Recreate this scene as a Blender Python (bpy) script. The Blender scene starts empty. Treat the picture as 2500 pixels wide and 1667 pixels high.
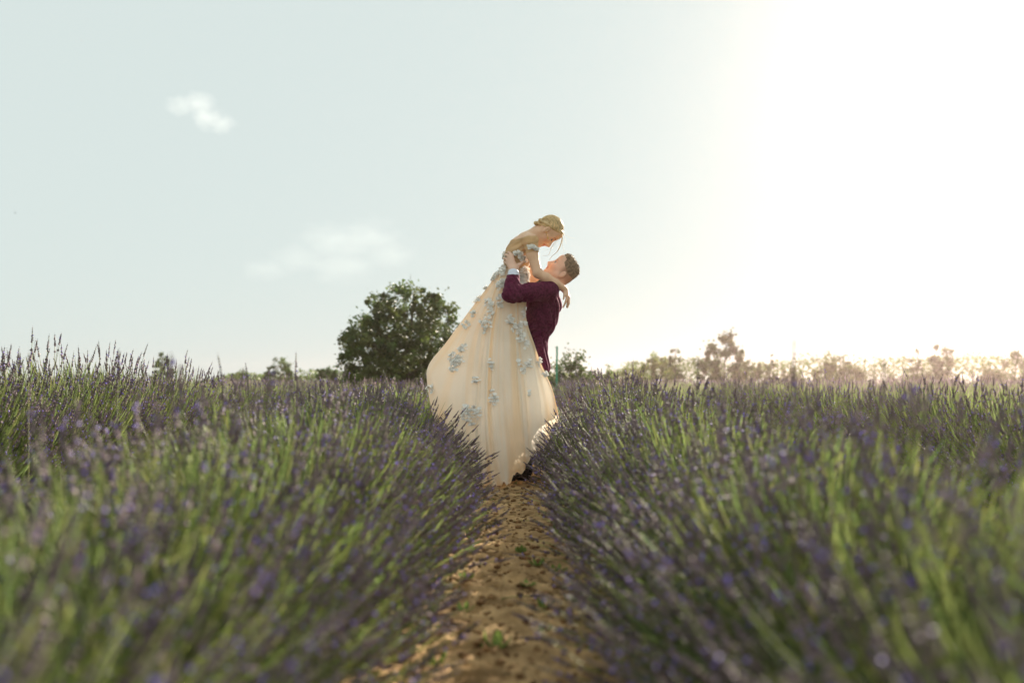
import bpy, math, random
import numpy as np
from mathutils import Vector, Matrix

random.seed(11)
rng = np.random.default_rng(11)
R = math.radians
scene = bpy.context.scene
col = scene.collection

# ------------------------------------------------------------------ camera
CAM_Z = 0.775
cam_d = bpy.data.cameras.new("camera")
cam = bpy.data.objects.new("camera", cam_d)
col.objects.link(cam)
scene.camera = cam
cam.location = (0.0, 0.0, CAM_Z)
cam.rotation_euler = (R(90), 0, 0)
cam_d.sensor_width = 36
cam_d.lens = 35.0
cam_d.shift_y = 0.0386
cam_d.clip_start = 0.05
cam_d.clip_end = 3000
cam_d.dof.use_dof = True
cam_d.dof.focus_distance = 7.42
cam_d.dof.aperture_fstop = 1.6
cam_d.dof.aperture_blades = 0

# ------------------------------------------------------------------ sky, sun, exposure
SUN_AZ, SUN_EL = R(26), R(18.5)          # azimuth measured from +Y towards +X
world = bpy.data.worlds.new("World")
scene.world = world
world.use_nodes = True
wn, wl = world.node_tree.nodes, world.node_tree.links
wn.clear()
w_out = wn.new("ShaderNodeOutputWorld")
w_bg = wn.new("ShaderNodeBackground")
w_sky = wn.new("ShaderNodeTexSky")
w_sky.sky_type = 'NISHITA'
w_sky.sun_disc = False
w_sky.sun_elevation = SUN_EL
w_sky.sun_rotation = SUN_AZ
w_sky.altitude = 50
w_sky.air_density = 1.0
w_sky.dust_density = 1.0
w_sky.ozone_density = 1.0
w_hsv = wn.new("ShaderNodeHueSaturation")
w_hsv.inputs['Saturation'].default_value = 0.8
w_hsv.inputs['Value'].default_value = 0.034
wl.new(w_sky.outputs[0], w_hsv.inputs['Color'])
# thin even high cloud over the whole sky
w_add = wn.new("ShaderNodeMix"); w_add.data_type = 'RGBA'; w_add.blend_type = 'ADD'
w_add.inputs['Factor'].default_value = 1.0
w_add.inputs['B'].default_value = (3.62, 4.10, 3.98, 1)
wl.new(w_hsv.outputs[0], w_add.inputs['A'])
wl.new(w_add.outputs['Result'], w_bg.inputs['Color'])
w_bg.inputs['Strength'].default_value = 0.059
wl.new(w_bg.outputs[0], w_out.inputs['Surface'])

sun_d = bpy.data.lights.new("sun", 'SUN')
sun = bpy.data.objects.new("sun", sun_d)
col.objects.link(sun)
sun_d.energy = 5.0
sun_d.angle = R(0.5)
sun_d.color = (1.0, 0.88, 0.74)
sdir = Vector((math.sin(SUN_AZ) * math.cos(SUN_EL), math.cos(SUN_AZ) * math.cos(SUN_EL), math.sin(SUN_EL)))
sun.rotation_euler = sdir.to_track_quat('Z', 'Y').to_euler()
sun.location = sdir * 60

scene.view_settings.view_transform = 'Standard'
scene.view_settings.look = 'None'
scene.view_settings.exposure = 1.65
scene.view_settings.gamma = 1.0
scene.view_settings.use_curve_mapping = False
scene.render.engine = 'CYCLES'
scene.cycles.use_denoising = True
scene.cycles.max_bounces = 8
scene.cycles.transparent_max_bounces = 8
scene.cycles.volume_bounces = 1
scene.cycles.use_adaptive_sampling = True
scene.cycles.adaptive_threshold = 0.015

# ------------------------------------------------------------------ helpers
def tag(o, label=None, cat=None, group=None, kind=None):
    if label: o["label"] = label
    if cat: o["category"] = cat
    if group: o["group"] = group
    if kind: o["kind"] = kind
    return o

def empty(name, loc=(0, 0, 0)):
    o = bpy.data.objects.new(name, None)
    o.empty_display_size = 0.1
    o.location = loc
    col.objects.link(o)
    return o

def link(name, me, parent=None, loc=None, inv=False):
    o = bpy.data.objects.new(name, me)
    col.objects.link(o)
    if parent is not None:
        o.parent = parent
        if inv:     # mesh given in world coordinates: cancel the parents' offset
            off = Vector((0, 0, 0)); p = parent
            while p is not None:
                off += Vector(p.location); p = p.parent
            o.location = -off
    if loc is not None:
        o.location = loc
    return o

def mesh_np(name, verts, faces, mats=(), midx=None, smooth=True, attrs=None):
    """faces: (n,k) int array or a list of such arrays"""
    if not isinstance(faces, list): faces = [faces]
    faces = [np.asarray(f, dtype=np.int64) for f in faces if len(f)]
    me = bpy.data.meshes.new(name)
    verts = np.asarray(verts, dtype=np.float32)
    nl = sum(f.size for f in faces); nf = sum(len(f) for f in faces)
    me.vertices.add(len(verts)); me.vertices.foreach_set("co", verts.ravel())
    me.loops.add(nl)
    me.loops.foreach_set("vertex_index", np.concatenate([f.ravel() for f in faces]).astype(np.int32))
    me.polygons.add(nf)
    tot = np.concatenate([np.full(len(f), f.shape[1]) for f in faces])
    start = np.concatenate([[0], np.cumsum(tot)[:-1]])
    me.polygons.foreach_set("loop_start", start.astype(np.int32))
    try: me.polygons.foreach_set("loop_total", tot.astype(np.int32))
    except Exception: pass
    for m in mats: me.materials.append(m)
    if midx is not None: me.polygons.foreach_set("material_index", np.asarray(midx, dtype=np.int32))
    me.polygons.foreach_set("use_smooth", np.full(nf, smooth))
    me.update(calc_edges=True)
    if attrs:
        for k, v in attrs.items():
            a = me.color_attributes.new(k, 'FLOAT_COLOR', 'POINT')
            v = np.asarray(v, dtype=np.float32)
            if v.shape[1] == 3: v = np.concatenate([v, np.ones((len(v), 1), np.float32)], 1)
            a.data.foreach_set("color", v.ravel())
    me.validate()
    return me

class MB:
    """collects pieces into one mesh"""
    def __init__(s): s.v = []; s.f = {}; s.n = 0; s.c = []
    def add(s, v, f, mi=0, c=None):
        v = np.asarray(v, float); f = np.asarray(f, int)
        s.v.append(v)
        s.f.setdefault((f.shape[1], mi), []).append(f + s.n)
        s.c.append(np.tile(np.asarray((1, 1, 1) if c is None else c, float), (len(v), 1)) if c is None or np.ndim(c) == 1 else np.asarray(c))
        s.n += len(v)
    def mesh(s, name, mats, smooth=True, attr=None):
        keys = list(s.f)
        fs = [np.concatenate(s.f[k]) for k in keys]
        mi = np.concatenate([np.full(len(f), k[1]) for f, k in zip(fs, keys)])
        return mesh_np(name, np.concatenate(s.v), fs, mats, mi, smooth, {attr: np.concatenate(s.c)} if attr else None)

def frame(d):
    d = np.asarray(d, float); d = d / (np.linalg.norm(d) + 1e-9)
    a = np.array((0, 0, 1.0)) if abs(d[2]) < .9 else np.array((1.0, 0, 0))
    x = np.cross(a, d); x /= np.linalg.norm(x)
    return x, np.cross(d, x), d

def tube(pts, radii, sides=6, cap=True):
    pts = np.asarray(pts, float); n = len(pts)
    radii = np.broadcast_to(np.asarray(radii, float), (n,))
    tan = np.gradient(pts, axis=0)
    V = []
    ang = np.arange(sides) / sides * 2 * np.pi
    x, y, _ = frame(tan[0])
    for i in range(n):
        d = tan[i] / (np.linalg.norm(tan[i]) + 1e-9)
        x = x - d * np.dot(x, d); x /= np.linalg.norm(x) + 1e-9
        y = np.cross(d, x)
        V.append(pts[i] + radii[i] * (np.cos(ang)[:, None] * x + np.sin(ang)[:, None] * y))
    V = np.concatenate(V)
    F = []
    for i in range(n - 1):
        for k in range(sides):
            k2 = (k + 1) % sides
            F.append((i * sides + k, i * sides + k2, (i + 1) * sides + k2, (i + 1) * sides + k))
    return V, np.array(F)

def curve(pts, n):
    """Catmull-Rom through the points"""
    P = np.asarray(pts, float)
    Pe = np.concatenate([[2 * P[0] - P[1]], P, [2 * P[-1] - P[-2]]])
    t = np.linspace(0, len(P) - 1 - 1e-6, n)
    i = t.astype(int); f = (t - i)[:, None]
    a, b, c, d = Pe[i], Pe[i + 1], Pe[i + 2], Pe[i + 3]
    return .5 * (2 * b + (c - a) * f + (2 * a - 5 * b + 4 * c - d) * f ** 2 + (3 * b - a - 3 * c + d) * f ** 3)

def vnoise(p, seed=0):
    """cheap smooth value noise, p (n,k)"""
    p = np.asarray(p, float); k = p.shape[1]
    i = np.floor(p).astype(np.int64); f = p - i; f = f * f * (3 - 2 * f)
    out = 0
    for c in range(2 ** k):
        w = 1; h = np.full(len(p), seed * 7919 + 17, np.int64)
        for a in range(k):
            b = (c >> a) & 1
            w = w * (f[:, a] if b else 1 - f[:, a])
            h = (h * 374761393 + (i[:, a] + b) * 668265263) & 0x7fffffff
        h = ((h ^ (h >> 13)) * 1274126177) & 0x7fffffff
        out = out + w * ((h & 0xffff) / 65535.0)
    return out

def ss(a, b, x):
    t = np.clip((x - a) / (b - a), 0, 1); return t * t * (3 - 2 * t)

# ------------------------------------------------------------------ materials
def mat(name, c, rough=.7, var=.15, scale=6.0, trans=0.0, bump=0.0, bscale=40.0, attr=None, sheen=0.0,
        sss=0.0, c2=None, rnd=0.0, spec=.3, metal=0.0, stretch=None, tc=None):
    m = bpy.data.materials.new(name); m.use_nodes = True
    N, L = m.node_tree.nodes, m.node_tree.links
    N.clear()
    out = N.new("ShaderNodeOutputMaterial")
    b = N.new("ShaderNodeBsdfPrincipled")
    b.inputs['Roughness'].default_value = rough
    b.inputs['Specular IOR Level'].default_value = spec
    b.inputs['Metallic'].default_value = metal
    co = N.new("ShaderNodeTexCoord")
    mp = N.new("ShaderNodeMapping"); L.new(co.outputs['Object'], mp.inputs[0])
    if stretch: mp.inputs['Scale'].default_value = stretch
    nz = N.new("ShaderNodeTexNoise"); nz.inputs['Scale'].default_value = scale; nz.inputs['Detail'].default_value = 4
    L.new(mp.outputs[0], nz.inputs['Vector'])
    mx = N.new("ShaderNodeMix"); mx.data_type = 'RGBA'
    lo = tuple(x * (1 - var) for x in c); hi = tuple(min(1, x * (1 + var)) for x in (c2 or c))
    mx.inputs['A'].default_value = (*lo, 1); mx.inputs['B'].default_value = (*hi, 1)
    cr = N.new("ShaderNodeMapRange"); cr.inputs['From Min'].default_value = .32; cr.inputs['From Max'].default_value = .68
    L.new(nz.outputs['Fac'], cr.inputs['Value']); L.new(cr.outputs[0], mx.inputs['Factor'])
    src = mx.outputs['Result']
    if attr:
        at = N.new("ShaderNodeAttribute"); at.attribute_name = attr
        mu = N.new("ShaderNodeMix"); mu.data_type = 'RGBA'; mu.blend_type = 'MULTIPLY'; mu.inputs['Factor'].default_value = 1
        L.new(src, mu.inputs['A']); L.new(at.outputs['Color'], mu.inputs['B']); src = mu.outputs['Result']
    if rnd:
        oi = N.new("ShaderNodeObjectInfo")
        hs = N.new("ShaderNodeHueSaturation")
        r1 = N.new("ShaderNodeMapRange"); r1.inputs['To Min'].default_value = 1 - rnd; r1.inputs['To Max'].default_value = 1 + rnd
        L.new(oi.outputs['Random'], r1.inputs['Value']); L.new(r1.outputs[0], hs.inputs['Value'])
        L.new(src, hs.inputs['Color']); src = hs.outputs[0]
    L.new(src, b.inputs['Base Color'])
    if sheen:
        b.inputs['Sheen Weight'].default_value = sheen
        b.inputs['Sheen Roughness'].default_value = .4
    if sss:
        b.inputs['Subsurface Weight'].default_value = sss
        b.inputs['Subsurface Radius'].default_value = (1, .35, .2)
        b.inputs['Subsurface Scale'].default_value = .012
    if bump:
        nb = N.new("ShaderNodeTexNoise"); nb.inputs['Scale'].default_value = bscale; nb.inputs['Detail'].default_value = 5
        L.new(mp.outputs[0], nb.inputs['Vector'])
        bp = N.new("ShaderNodeBump"); bp.inputs['Strength'].default_value = bump; bp.inputs['Distance'].default_value = .01
        L.new(nb.outputs['Fac'], bp.inputs['Height']); L.new(bp.outputs[0], b.inputs['Normal'])
    sh = b.outputs[0]
    if trans:
        tr = N.new("ShaderNodeBsdfTranslucent")
        if tc: tr.inputs['Color'].default_value = (*tc, 1)
        else: L.new(src, tr.inputs['Color'])
        ms = N.new("ShaderNodeMixShader"); ms.inputs[0].default_value = trans
        L.new(sh, ms.inputs[1]); L.new(tr.outputs[0], ms.inputs[2]); sh = ms.outputs[0]
    L.new(sh, out.inputs['Surface'])
    return m

M = {}
M['soil'] = mat('soil', (.35, .21, .094), .95, .35, 7, bump=.6, bscale=90, c2=(.45, .29, .14), spec=.1)
M['field'] = mat('field_soil', (.16, .10, .05), .95, .3, 3, bump=.4, c2=(.14, .13, .05), spec=.1)
M['clod'] = mat('clod', (.16, .085, .04), .95, .35, 25, c2=(.24, .135, .06), spec=.1)
M['stem'] = mat('lavender_stem', (.165, .225, .065), .6, .25, 5, trans=.35, rnd=.15, c2=(.23, .28, .095), attr='tint')
M['leaf'] = mat('lavender_leaf', (.13, .19, .05), .6, .25, 5, trans=.35, rnd=.15, c2=(.16, .20, .07), attr='tint')
M['calyx'] = mat('lavender_calyx', (.175, .125, .145), .75, .25, 8, trans=.25, rnd=.12, c2=(.245, .185, .20), attr='tint')
M['floret'] = mat('lavender_floret', (.24, .16, .60), .6, .2, 30, trans=.3, c2=(.40, .32, .74))
M['treeleaf'] = mat('tree_leaf', (.055, .085, .022), .5, .3, 1.5, trans=.3, attr='tint', c2=(.085, .115, .03), spec=.4)
M['bark'] = mat('bark', (.08, .06, .045), .9, .3, 12, bump=.5)
M['weed'] = mat('weed_leaf', (.15, .22, .05), .85, .25, 20, trans=.3, spec=.05, c2=(.21, .28, .075), rnd=.2)

# ------------------------------------------------------------------ ground and path
def grid_xy(xs, ys, zf):
    X, Y = np.meshgrid(xs, ys)
    v = np.stack([X.ravel(), Y.ravel(), zf(X.ravel(), Y.ravel())], 1)
    nx, ny = len(xs), len(ys)
    i = (np.arange(ny - 1)[:, None] * nx + np.arange(nx - 1)[None]).ravel()
    return v, np.stack([i, i + 1, i + nx + 1, i + nx], 1)

v, f = grid_xy(np.linspace(-170, 170, 41), np.linspace(-40, 300, 41), lambda x, y: np.zeros_like(x) - .004)
tag(link("ground", mesh_np("ground", v, f, [M['field']])), kind="structure")

def path_z(x, y):
    p = np.stack([x, y], 1)
    z = .022 + .012 * (vnoise(p * 4, 1) - .5) + .006 * (vnoise(p * 15, 2) - .5) + .011 * (vnoise(p * 34, 3) - .5) + .011 * (vnoise(p * 62, 4) - .5)
    pit = vnoise(p * np.array((16., 22.)), 5)
    z -= .02 * ss(.70, .88, pit)
    z += .012 * ss(.66, .8, vnoise(p * 26, 8))
    return z - .05 * ss(.62, .74, np.abs(x)) 
ys = np.concatenate([np.arange(1.2, 9.0, .014), np.arange(9.0, 26, .06)])
v, f = grid_xy(np.linspace(-.76, .76, 110), ys, path_z)
tag(link("path", mesh_np("path", v, f, [M['soil']])), kind="structure")

# loose clods on the path (nobody could count them)
ico_v = np.array([(0, 0, 1), (.9, 0, .4), (.28, .85, .4), (-.72, .53, .4), (-.72, -.53, .4), (.28, -.85, .4),
                  (.72, .53, -.4), (-.28, .85, -.4), (-.9, 0, -.4), (-.28, -.85, -.4), (.72, -.53, -.4), (0, 0, -1)], float)
ico_f = np.array([(0, 1, 2), (0, 2, 3), (0, 3, 4), (0, 4, 5), (0, 5, 1), (1, 6, 2), (2, 7, 3), (3, 8, 4), (4, 9, 5), (5, 10, 1),
                  (2, 6, 7), (3, 7, 8), (4, 8, 9), (5, 9, 10), (1, 10, 6), (6, 11, 7), (7, 11, 8), (8, 11, 9), (9, 11, 10), (10, 11, 6)])
mb = MB()
for i in range(3200):
    x = random.gauss(0, .33); y = 1.6 + 7.5 * random.random() ** 1.2
    if abs(x) > .7: continue
    s = .004 + .012 * random.random() ** 3
    z = path_z(np.array([x]), np.array([y]))[0]
    j = 1 + .35 * (rng.random((12, 1)) - .5)
    mb.add(ico_v * j * s * np.array((1.2, 1, .7)) + (x, y, z + s * .3), ico_f)
tag(link("soil_clods", mb.mesh("soil_clods", [M['clod']], smooth=False)), "small dry brown soil clods scattered on the dirt path", None, None, "stuff")

mb = MB()
for i in range(900):
    x = random.gauss(0, .34); y = 1.7 + 7.3 * random.random() ** 1.1
    if abs(x) > .72: continue
    z = path_z(np.array([x]), np.array([y]))[0]
    a = random.uniform(0, 6.28); L_ = random.uniform(.008, .035)
    p = np.array((x, y, z + .004)); dv = np.array((math.cos(a), math.sin(a), random.uniform(-.1, .25))) * L_
    c_ = random.choice([(1, 1, 1), (1.8, 1.5, 1.2), (.5, .45, .4), (.8, .6, .8)])
    mb.add(*tube([p - dv, p + (0, 0, .003), p + dv], [.001, .0018, .0009], 4), 0, c_)
M['straw'] = mat('straw', (.22, .16, .085), .85, .2, 20, attr='tint')
tag(link("plant_litter", mb.mesh("plant_litter", [M['straw']], attr='tint')), "dry bits of straw and stems scattered on the dirt path", None, None, "stuff")

# ------------------------------------------------------------------ haze
def haze_box():
    m = bpy.data.materials.new("haze"); m.use_nodes = True
    N, L = m.node_tree.nodes, m.node_tree.links; N.clear()
    o = N.new("ShaderNodeOutputMaterial"); p = N.new("ShaderNodeVolumePrincipled")
    p.inputs['Color'].default_value = (1, .78, .72, 1)
    p.inputs['Density'].default_value = HAZE
    p.inputs['Anisotropy'].default_value = .88
    L.new(p.outputs[0], o.inputs['Volume'])
    lo = np.array((-180, -50, -1.0)); hi = np.array((180, 310, 6.2))
    v = np.array([[(lo, hi)[(i >> k) & 1][k] for k in range(3)] for i in range(8)])
    f = np.array([(0, 2, 3, 1), (4, 5, 7, 6), (0, 1, 5, 4), (2, 6, 7, 3), (0, 4, 6, 2), (1, 3, 7, 5)])
    ob = link("haze", mesh_np("haze", v, f, [m], smooth=False))
    tag(ob, kind="stuff")
HAZE = .00065
haze_box()

# ------------------------------------------------------------------ clouds (far beyond the haze)
def cloud(name_label, px, py, wpx, hpx, d, blobs, dens, scale, seed, tilt=0.0):
    m = bpy.data.materials.new("cloud"); m.use_nodes = True
    N, L = m.node_tree.nodes, m.node_tree.links; N.clear()
    o = N.new("ShaderNodeOutputMaterial"); p = N.new("ShaderNodeVolumePrincipled")
    p.inputs['Color'].default_value = (1, 1, 1, 1); p.inputs['Anisotropy'].default_value = .1
    co = N.new("ShaderNodeTexCoord")
    nz = N.new("ShaderNodeTexNoise"); nz.inputs['Scale'].default_value = scale; nz.inputs['Detail'].default_value = 9; nz.inputs['Roughness'].default_value = .66
    mp = N.new("ShaderNodeMapping"); mp.inputs['Location'].default_value = (seed, seed * 1.7, 0)
    L.new(co.outputs['Object'], mp.inputs[0]); L.new(mp.outputs[0], nz.inputs['Vector'])
    last = None
    for (bx, bz, r) in blobs:                      # soft lumps that make up the cloud
        vm = N.new("ShaderNodeVectorMath"); vm.operation = 'DISTANCE'; vm.inputs[1].default_value = (bx, 0, bz)
        L.new(co.outputs['Object'], vm.inputs[0])
        mr = N.new("ShaderNodeMapRange"); mr.inputs['From Min'].default_value = 0; mr.inputs['From Max'].default_value = r
        mr.inputs['To Min'].default_value = 1; mr.inputs['To Max'].default_value = 0
        L.new(vm.outputs['Value'], mr.inputs['Value'])
        if last is None: last = mr.outputs[0]
        else:
            mm = N.new("ShaderNodeMath"); mm.operation = 'MAXIMUM'; L.new(last, mm.inputs[0]); L.new(mr.outputs[0], mm.inputs[1]); last = mm.outputs[0]
    a = N.new("ShaderNodeMath"); a.operation = 'MULTIPLY_ADD'; a.inputs[1].default_value = 2.6; a.inputs[2].default_value = -1.95
    L.new(nz.outputs['Fac'], a.inputs[0])
    b = N.new("ShaderNodeMath"); b.operation = 'MULTIPLY_ADD'; b.inputs[1].default_value = 1.9; L.new(last, b.inputs[0]); L.new(a.outputs[0], b.inputs[2])
    c = N.new("ShaderNodeMapRange"); c.inputs['From Min'].default_value = 0; c.inputs['From Max'].default_value = 1.8; c.inputs['To Max'].default_value = dens
    L.new(b.outputs[0], c.inputs['Value']); L.new(c.outputs[0], p.inputs['Density'])
    L.new(p.outputs[0], o.inputs['Volume'])
    w = wpx / 2430.0 * d / 2; h = hpx / 2430.0 * d / 2
    hw = 1.25
    lo = np.array((-hw * 1.0, -.7, -hw)); hi = -lo
    v = np.array([[(lo, hi)[(i >> k) & 1][k] for k in range(3)] for i in range(8)])
    f = np.array([(0, 2, 3, 1), (4, 5, 7, 6), (0, 1, 5, 4), (2, 6, 7, 3), (0, 4, 6, 2), (1, 3, 7, 5)])
    ob = link("cloud", mesh_np("cloud", v, f, [m], smooth=False), None, ((px - 1250) / 2430 * d, d, CAM_Z + (930 - py) / 2430 * d))
    ob.scale = (w, (w + h) / 2, h); ob.rotation_euler = (0, R(tilt), 0)
    tag(ob, name_label, "cloud")
cloud("small bright white cloud alone in the upper left sky", 492, 282, 190, 130, 700,
      [(-.55, .35, .6), (-.1, .45, .75), (.15, -.1, .75), (.55, -.35, .6)], .022, 3.0, 3.1)
cloud("wide faint cumulus cloud low above the round tree", 800, 600, 400, 210, 900,
      [(-.75, -.55, .5), (-.35, -.3, .6), (.1, .1, .8), (.45, .15, .8), (.75, -.2, .6), (.2, -.5, .7)], .004, 3.6, 7.7)

# ------------------------------------------------------------------ trees
F_PX = 2430.0
def at(px, d): return (px - 1250) / F_PX * d
def hz(py, d): return CAM_Z + (930 - py) / F_PX * d

def leaf_cloud(cent, out, size, tint, mb, mi=0):
    """folded leaf blades: two quads' worth of triangles each"""
    n = len(cent)
    d = rng.normal(size=(n, 3)) + out * .6 + np.array((0, 0, -.1))
    d /= np.linalg.norm(d, axis=1)[:, None]
    a = rng.normal(size=(n, 3)); s = np.cross(d, a); s /= np.linalg.norm(s, axis=1)[:, None]
    nn = np.cross(s, d)
    L = size * rng.uniform(.7, 1.4, (n, 1)); W = L * .33
    p0 = cent - d * L * .5; p1 = cent + s * W + nn * W * .3; p2 = cent + d * L * .5; p3 = cent - s * W + nn * W * .3
    V = np.stack([p0, p1, p2, p3], 1).reshape(-1, 3)
    i = np.arange(n)[:, None] * 4
    F = np.concatenate([i + np.array((0, 1, 2)), i + np.array((0, 2, 3))])
    mb.add(V, F, mi, np.repeat(tint, 4, axis=0))

def branchy(mb, base, top, r, nl, spread, levels):
    trunk = curve([base, base + (top - base) * np.array((.3, .3, .4)) + rng.normal(size=3) * spread * .05, top], 8)
    mb.add(*tube(trunk, np.linspace(r, r * .25, 8), 7))
    tips = []
    for k in range(nl):
        t = .15 + .75 * k / nl
        p = trunk[int(t * 7)]
        a = k * 2.4 + random.random()
        e = p + np.array((math.cos(a) * spread, math.sin(a) * spread, spread * (.5 + .7 * random.random()))) * (1 - .35 * t) * levels
        br = curve([p, (p + e) / 2 + np.array((0, 0, -.08 * spread)), e], 6)
        mb.add(*tube(br, np.linspace(r * .4, r * .08, 6), 5))
        tips.append(e)
        for q in range(2):
            e2 = br[3] + rng.normal(size=3) * spread * .35 + np.array((0, 0, spread * .25))
            mb.add(*tube(curve([br[3], (br[3] + e2) / 2, e2], 4), np.linspace(r * .16, r * .05, 4), 4))
            tips.append(e2)
    return tips

def make_tree(name, label, cat, group, x, y, h, w, n, leaf, nclump, colour, shape='round', low=.05, csize=.22, stray=.08):
    root = empty(name, (x, y, 0)); tag(root, label, cat, group)
    tm = MB()
    tips = branchy(tm, np.array((0, 0, -.1)), np.array((w * .05, 0, h * .86)), max(.03, h * .022), 9, w * .36, .9)
    link("trunk", tm.mesh("trunk", [M['bark']]), root)
    cm = MB()
    # clump centres
    cc = []
    while len(cc) < nclump:
        p = rng.uniform(-1, 1, 3)
        z = (p[2] + 1) / 2
        if shape == 'round': rad = math.sqrt(max(0, 1 - (2 * (z - .46)) ** 2 * .95)) if abs(z - .46) < .53 else 0
        elif shape == 'cone': rad = .15 + .85 * (1 - z) ** .8
        elif shape == 'column': rad = .45 + .55 * math.sin(math.pi * min(1, z * 1.05 + .1))
        else: rad = (1 - z) ** .35
        r_ = math.hypot(p[0], p[1])
        if r_ > rad or r_ < rad * random.random() * .75: continue
        cc.append((p[0] * w / 2 * .92, p[1] * w / 2 * .92, low * h + z * (h - low * h) * .96))
    cc = np.array(cc)
    if shape != 'cone':
        tp = np.array(tips); tp = tp[tp[:, 2] < h * .8]
        if leaf < .1 and len(tp): cc = np.concatenate([cc, tp])
    ci = rng.integers(0, len(cc), n)
    sz = csize * w * rng.uniform(.35, 1.0, len(cc)) * .5
    g = rng.normal(size=(n, 3)); g *= (rng.random((n, 1)) ** .5) / (np.linalg.norm(g, axis=1)[:, None] + 1e-6)
    P = cc[ci] + g * sz[ci][:, None]
    st = rng.random(n) < stray
    P[st] += rng.normal(size=(st.sum(), 3)) * csize * w * .28
    P[:, 2] = np.clip(P[:, 2], .03, None)
    ctint = np.array(colour) * rng.uniform(.7, 1.35, (len(cc), 1)) * np.array((1, 1, 1))
    ctint[:, 0] *= rng.uniform(.85, 1.25, len(cc))
    out = P - np.array((0, 0, h * .45)); out /= np.linalg.norm(out, axis=1)[:, None] + 1e-6
    leaf_cloud(P, out, leaf, ctint[ci] * rng.uniform(.8, 1.25, (n, 1)), cm)
    link("crown", cm.mesh("crown", [M['treeleaf']], smooth=False, attr='tint'), root)
    return root

D1 = 25.0
make_tree("tree", "big round dark green leafy tree behind the bride's skirt", "tree", None,
          at(992, D1), D1, hz(676, D1), 3.65, 32000, .085, 620, (1.1, 1.1, 1.0), 'round', -.10, .125, .07)
G = "trees on the horizon behind the lavender"
D2 = 30.0
make_tree("shrub", "dark green wispy shrub behind the man's jacket tail", "shrub", G, at(1385, D2), D2, hz(852, D2), 2.2, 3600, .085, 70, (.9, 1.0, .9), 'dome', .0, .2, .18)
make_tree("shrub", "small olive green bush just right of the dark wispy shrub", "shrub", G, at(1480, 42), 42, hz(893, 42), 1.6, 1100, .11, 30, (1.6, 1.6, 1.2), 'dome', 0, .22)

specs = [
    # px, d, top, width px, leaves, shape, colour, label
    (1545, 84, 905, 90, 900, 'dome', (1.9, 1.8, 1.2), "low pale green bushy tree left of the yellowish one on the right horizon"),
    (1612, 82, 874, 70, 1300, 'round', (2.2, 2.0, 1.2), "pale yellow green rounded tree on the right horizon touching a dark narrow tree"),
    (1645, 78, 852, 52, 1100, 'cone', (1.1, 1.1, .9), "narrow dark pointed tree beside the pale yellow green one"),
    (1765, 76, 834, 105, 2600, 'column', (1.15, 1.0, .9), "wide ragged brownish tree with two peaks, broadest on the right horizon"),
    (1832, 79, 885, 60, 900, 'dome', (1.1, 1.0, .9), "low brownish tree at the foot of the wide ragged tree"),
    (1880, 80, 867, 34, 700, 'cone', (1.1, 1.0, .9), "slim pointed tree between the wide ragged tree and the rounded brownish one"),
    (1925, 83, 905, 70, 800, 'dome', (1.5, 1.3, 1.0), "low hazy bush right of the slim pointed tree"),
    (2045, 78, 870, 92, 1900, 'column', (1.5, 1.3, .9), "rounded broad brownish tree standing alone in the haze on the right"),
    (2190, 84, 918, 55, 500, 'dome', (1.2, 1.1, .9), "tiny thin tree left of the twin pointed trees"),
    (2236, 77, 858, 58, 1300, 'cone', (1.1, 1.0, .9), "shorter of the twin pointed trees in the haze at right"),
    (2300, 77, 845, 86, 1700, 'cone', (1.1, 1.0, .9), "taller of the twin pointed trees in the haze at right"),
    (2470, 74, 876, 130, 2400, 'dome', (1.1, 1.0, .9), "open airy tree at the right edge of the field"),
    (398, 70, 866, 46, 900, 'column', (1.1, 1.3, 1.0), "narrow green tree poking above the tall lavender on the far left"),
    (585, 88, 906, 50, 700, 'dome', (1.1, 1.2, 1.0), "small rounded dark tree on the left horizon"),
    (655, 80, 893, 30, 600, 'cone', (1.1, 1.3, 1.0), "small pointed conifer beside the taller split tree left of the round tree"),
    (685, 80, 873, 58, 1200, 'column', (1.1, 1.3, 1.0), "taller split green tree halfway between the left edge and the round tree"),
    (800, 60, 893, 70, 1200, 'cone', (1.0, 1.2, 1.0), "pointed green bush at the left foot of the round tree"),
]
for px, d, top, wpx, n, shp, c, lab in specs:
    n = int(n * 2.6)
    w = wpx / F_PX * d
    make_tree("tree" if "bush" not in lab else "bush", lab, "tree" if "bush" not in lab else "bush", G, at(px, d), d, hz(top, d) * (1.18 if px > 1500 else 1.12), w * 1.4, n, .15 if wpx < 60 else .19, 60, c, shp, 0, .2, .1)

# far wood along the horizon: one mass
mb = MB()
n = 26000
xs = rng.uniform(-28, 62, n); yy = rng.uniform(86, 98, n)
px = 1250 + xs / yy * F_PX
ht = .9 + 1.0 * vnoise(xs[:, None] * .35, 3) + .7 * vnoise(xs[:, None] * 1.3, 4)
ht *= np.clip((px - 430) / 150, 0, 1) * np.where(px > 1480, 1.45, .82)
zz = ht * rng.random(n) ** .6
keep = ht > .05
xs, yy, zz = xs[keep], yy[keep], zz[keep]
P = np.stack([xs, yy, zz], 1)
tint = np.array((1.3, 1.35, 1.0)) * (0.7 + .9 * vnoise(P * np.array((.5, .3, .8)), 6))[:, None]
leaf_cloud(P, np.tile(np.array((0, -.3, .5)), (len(P), 1)), .24, tint, mb)
tag(link("far_woods", mb.mesh("far_woods", [M['treeleaf']], smooth=False, attr='tint')), "low dark green line of distant woods along the horizon", None, None, "stuff")

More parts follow.
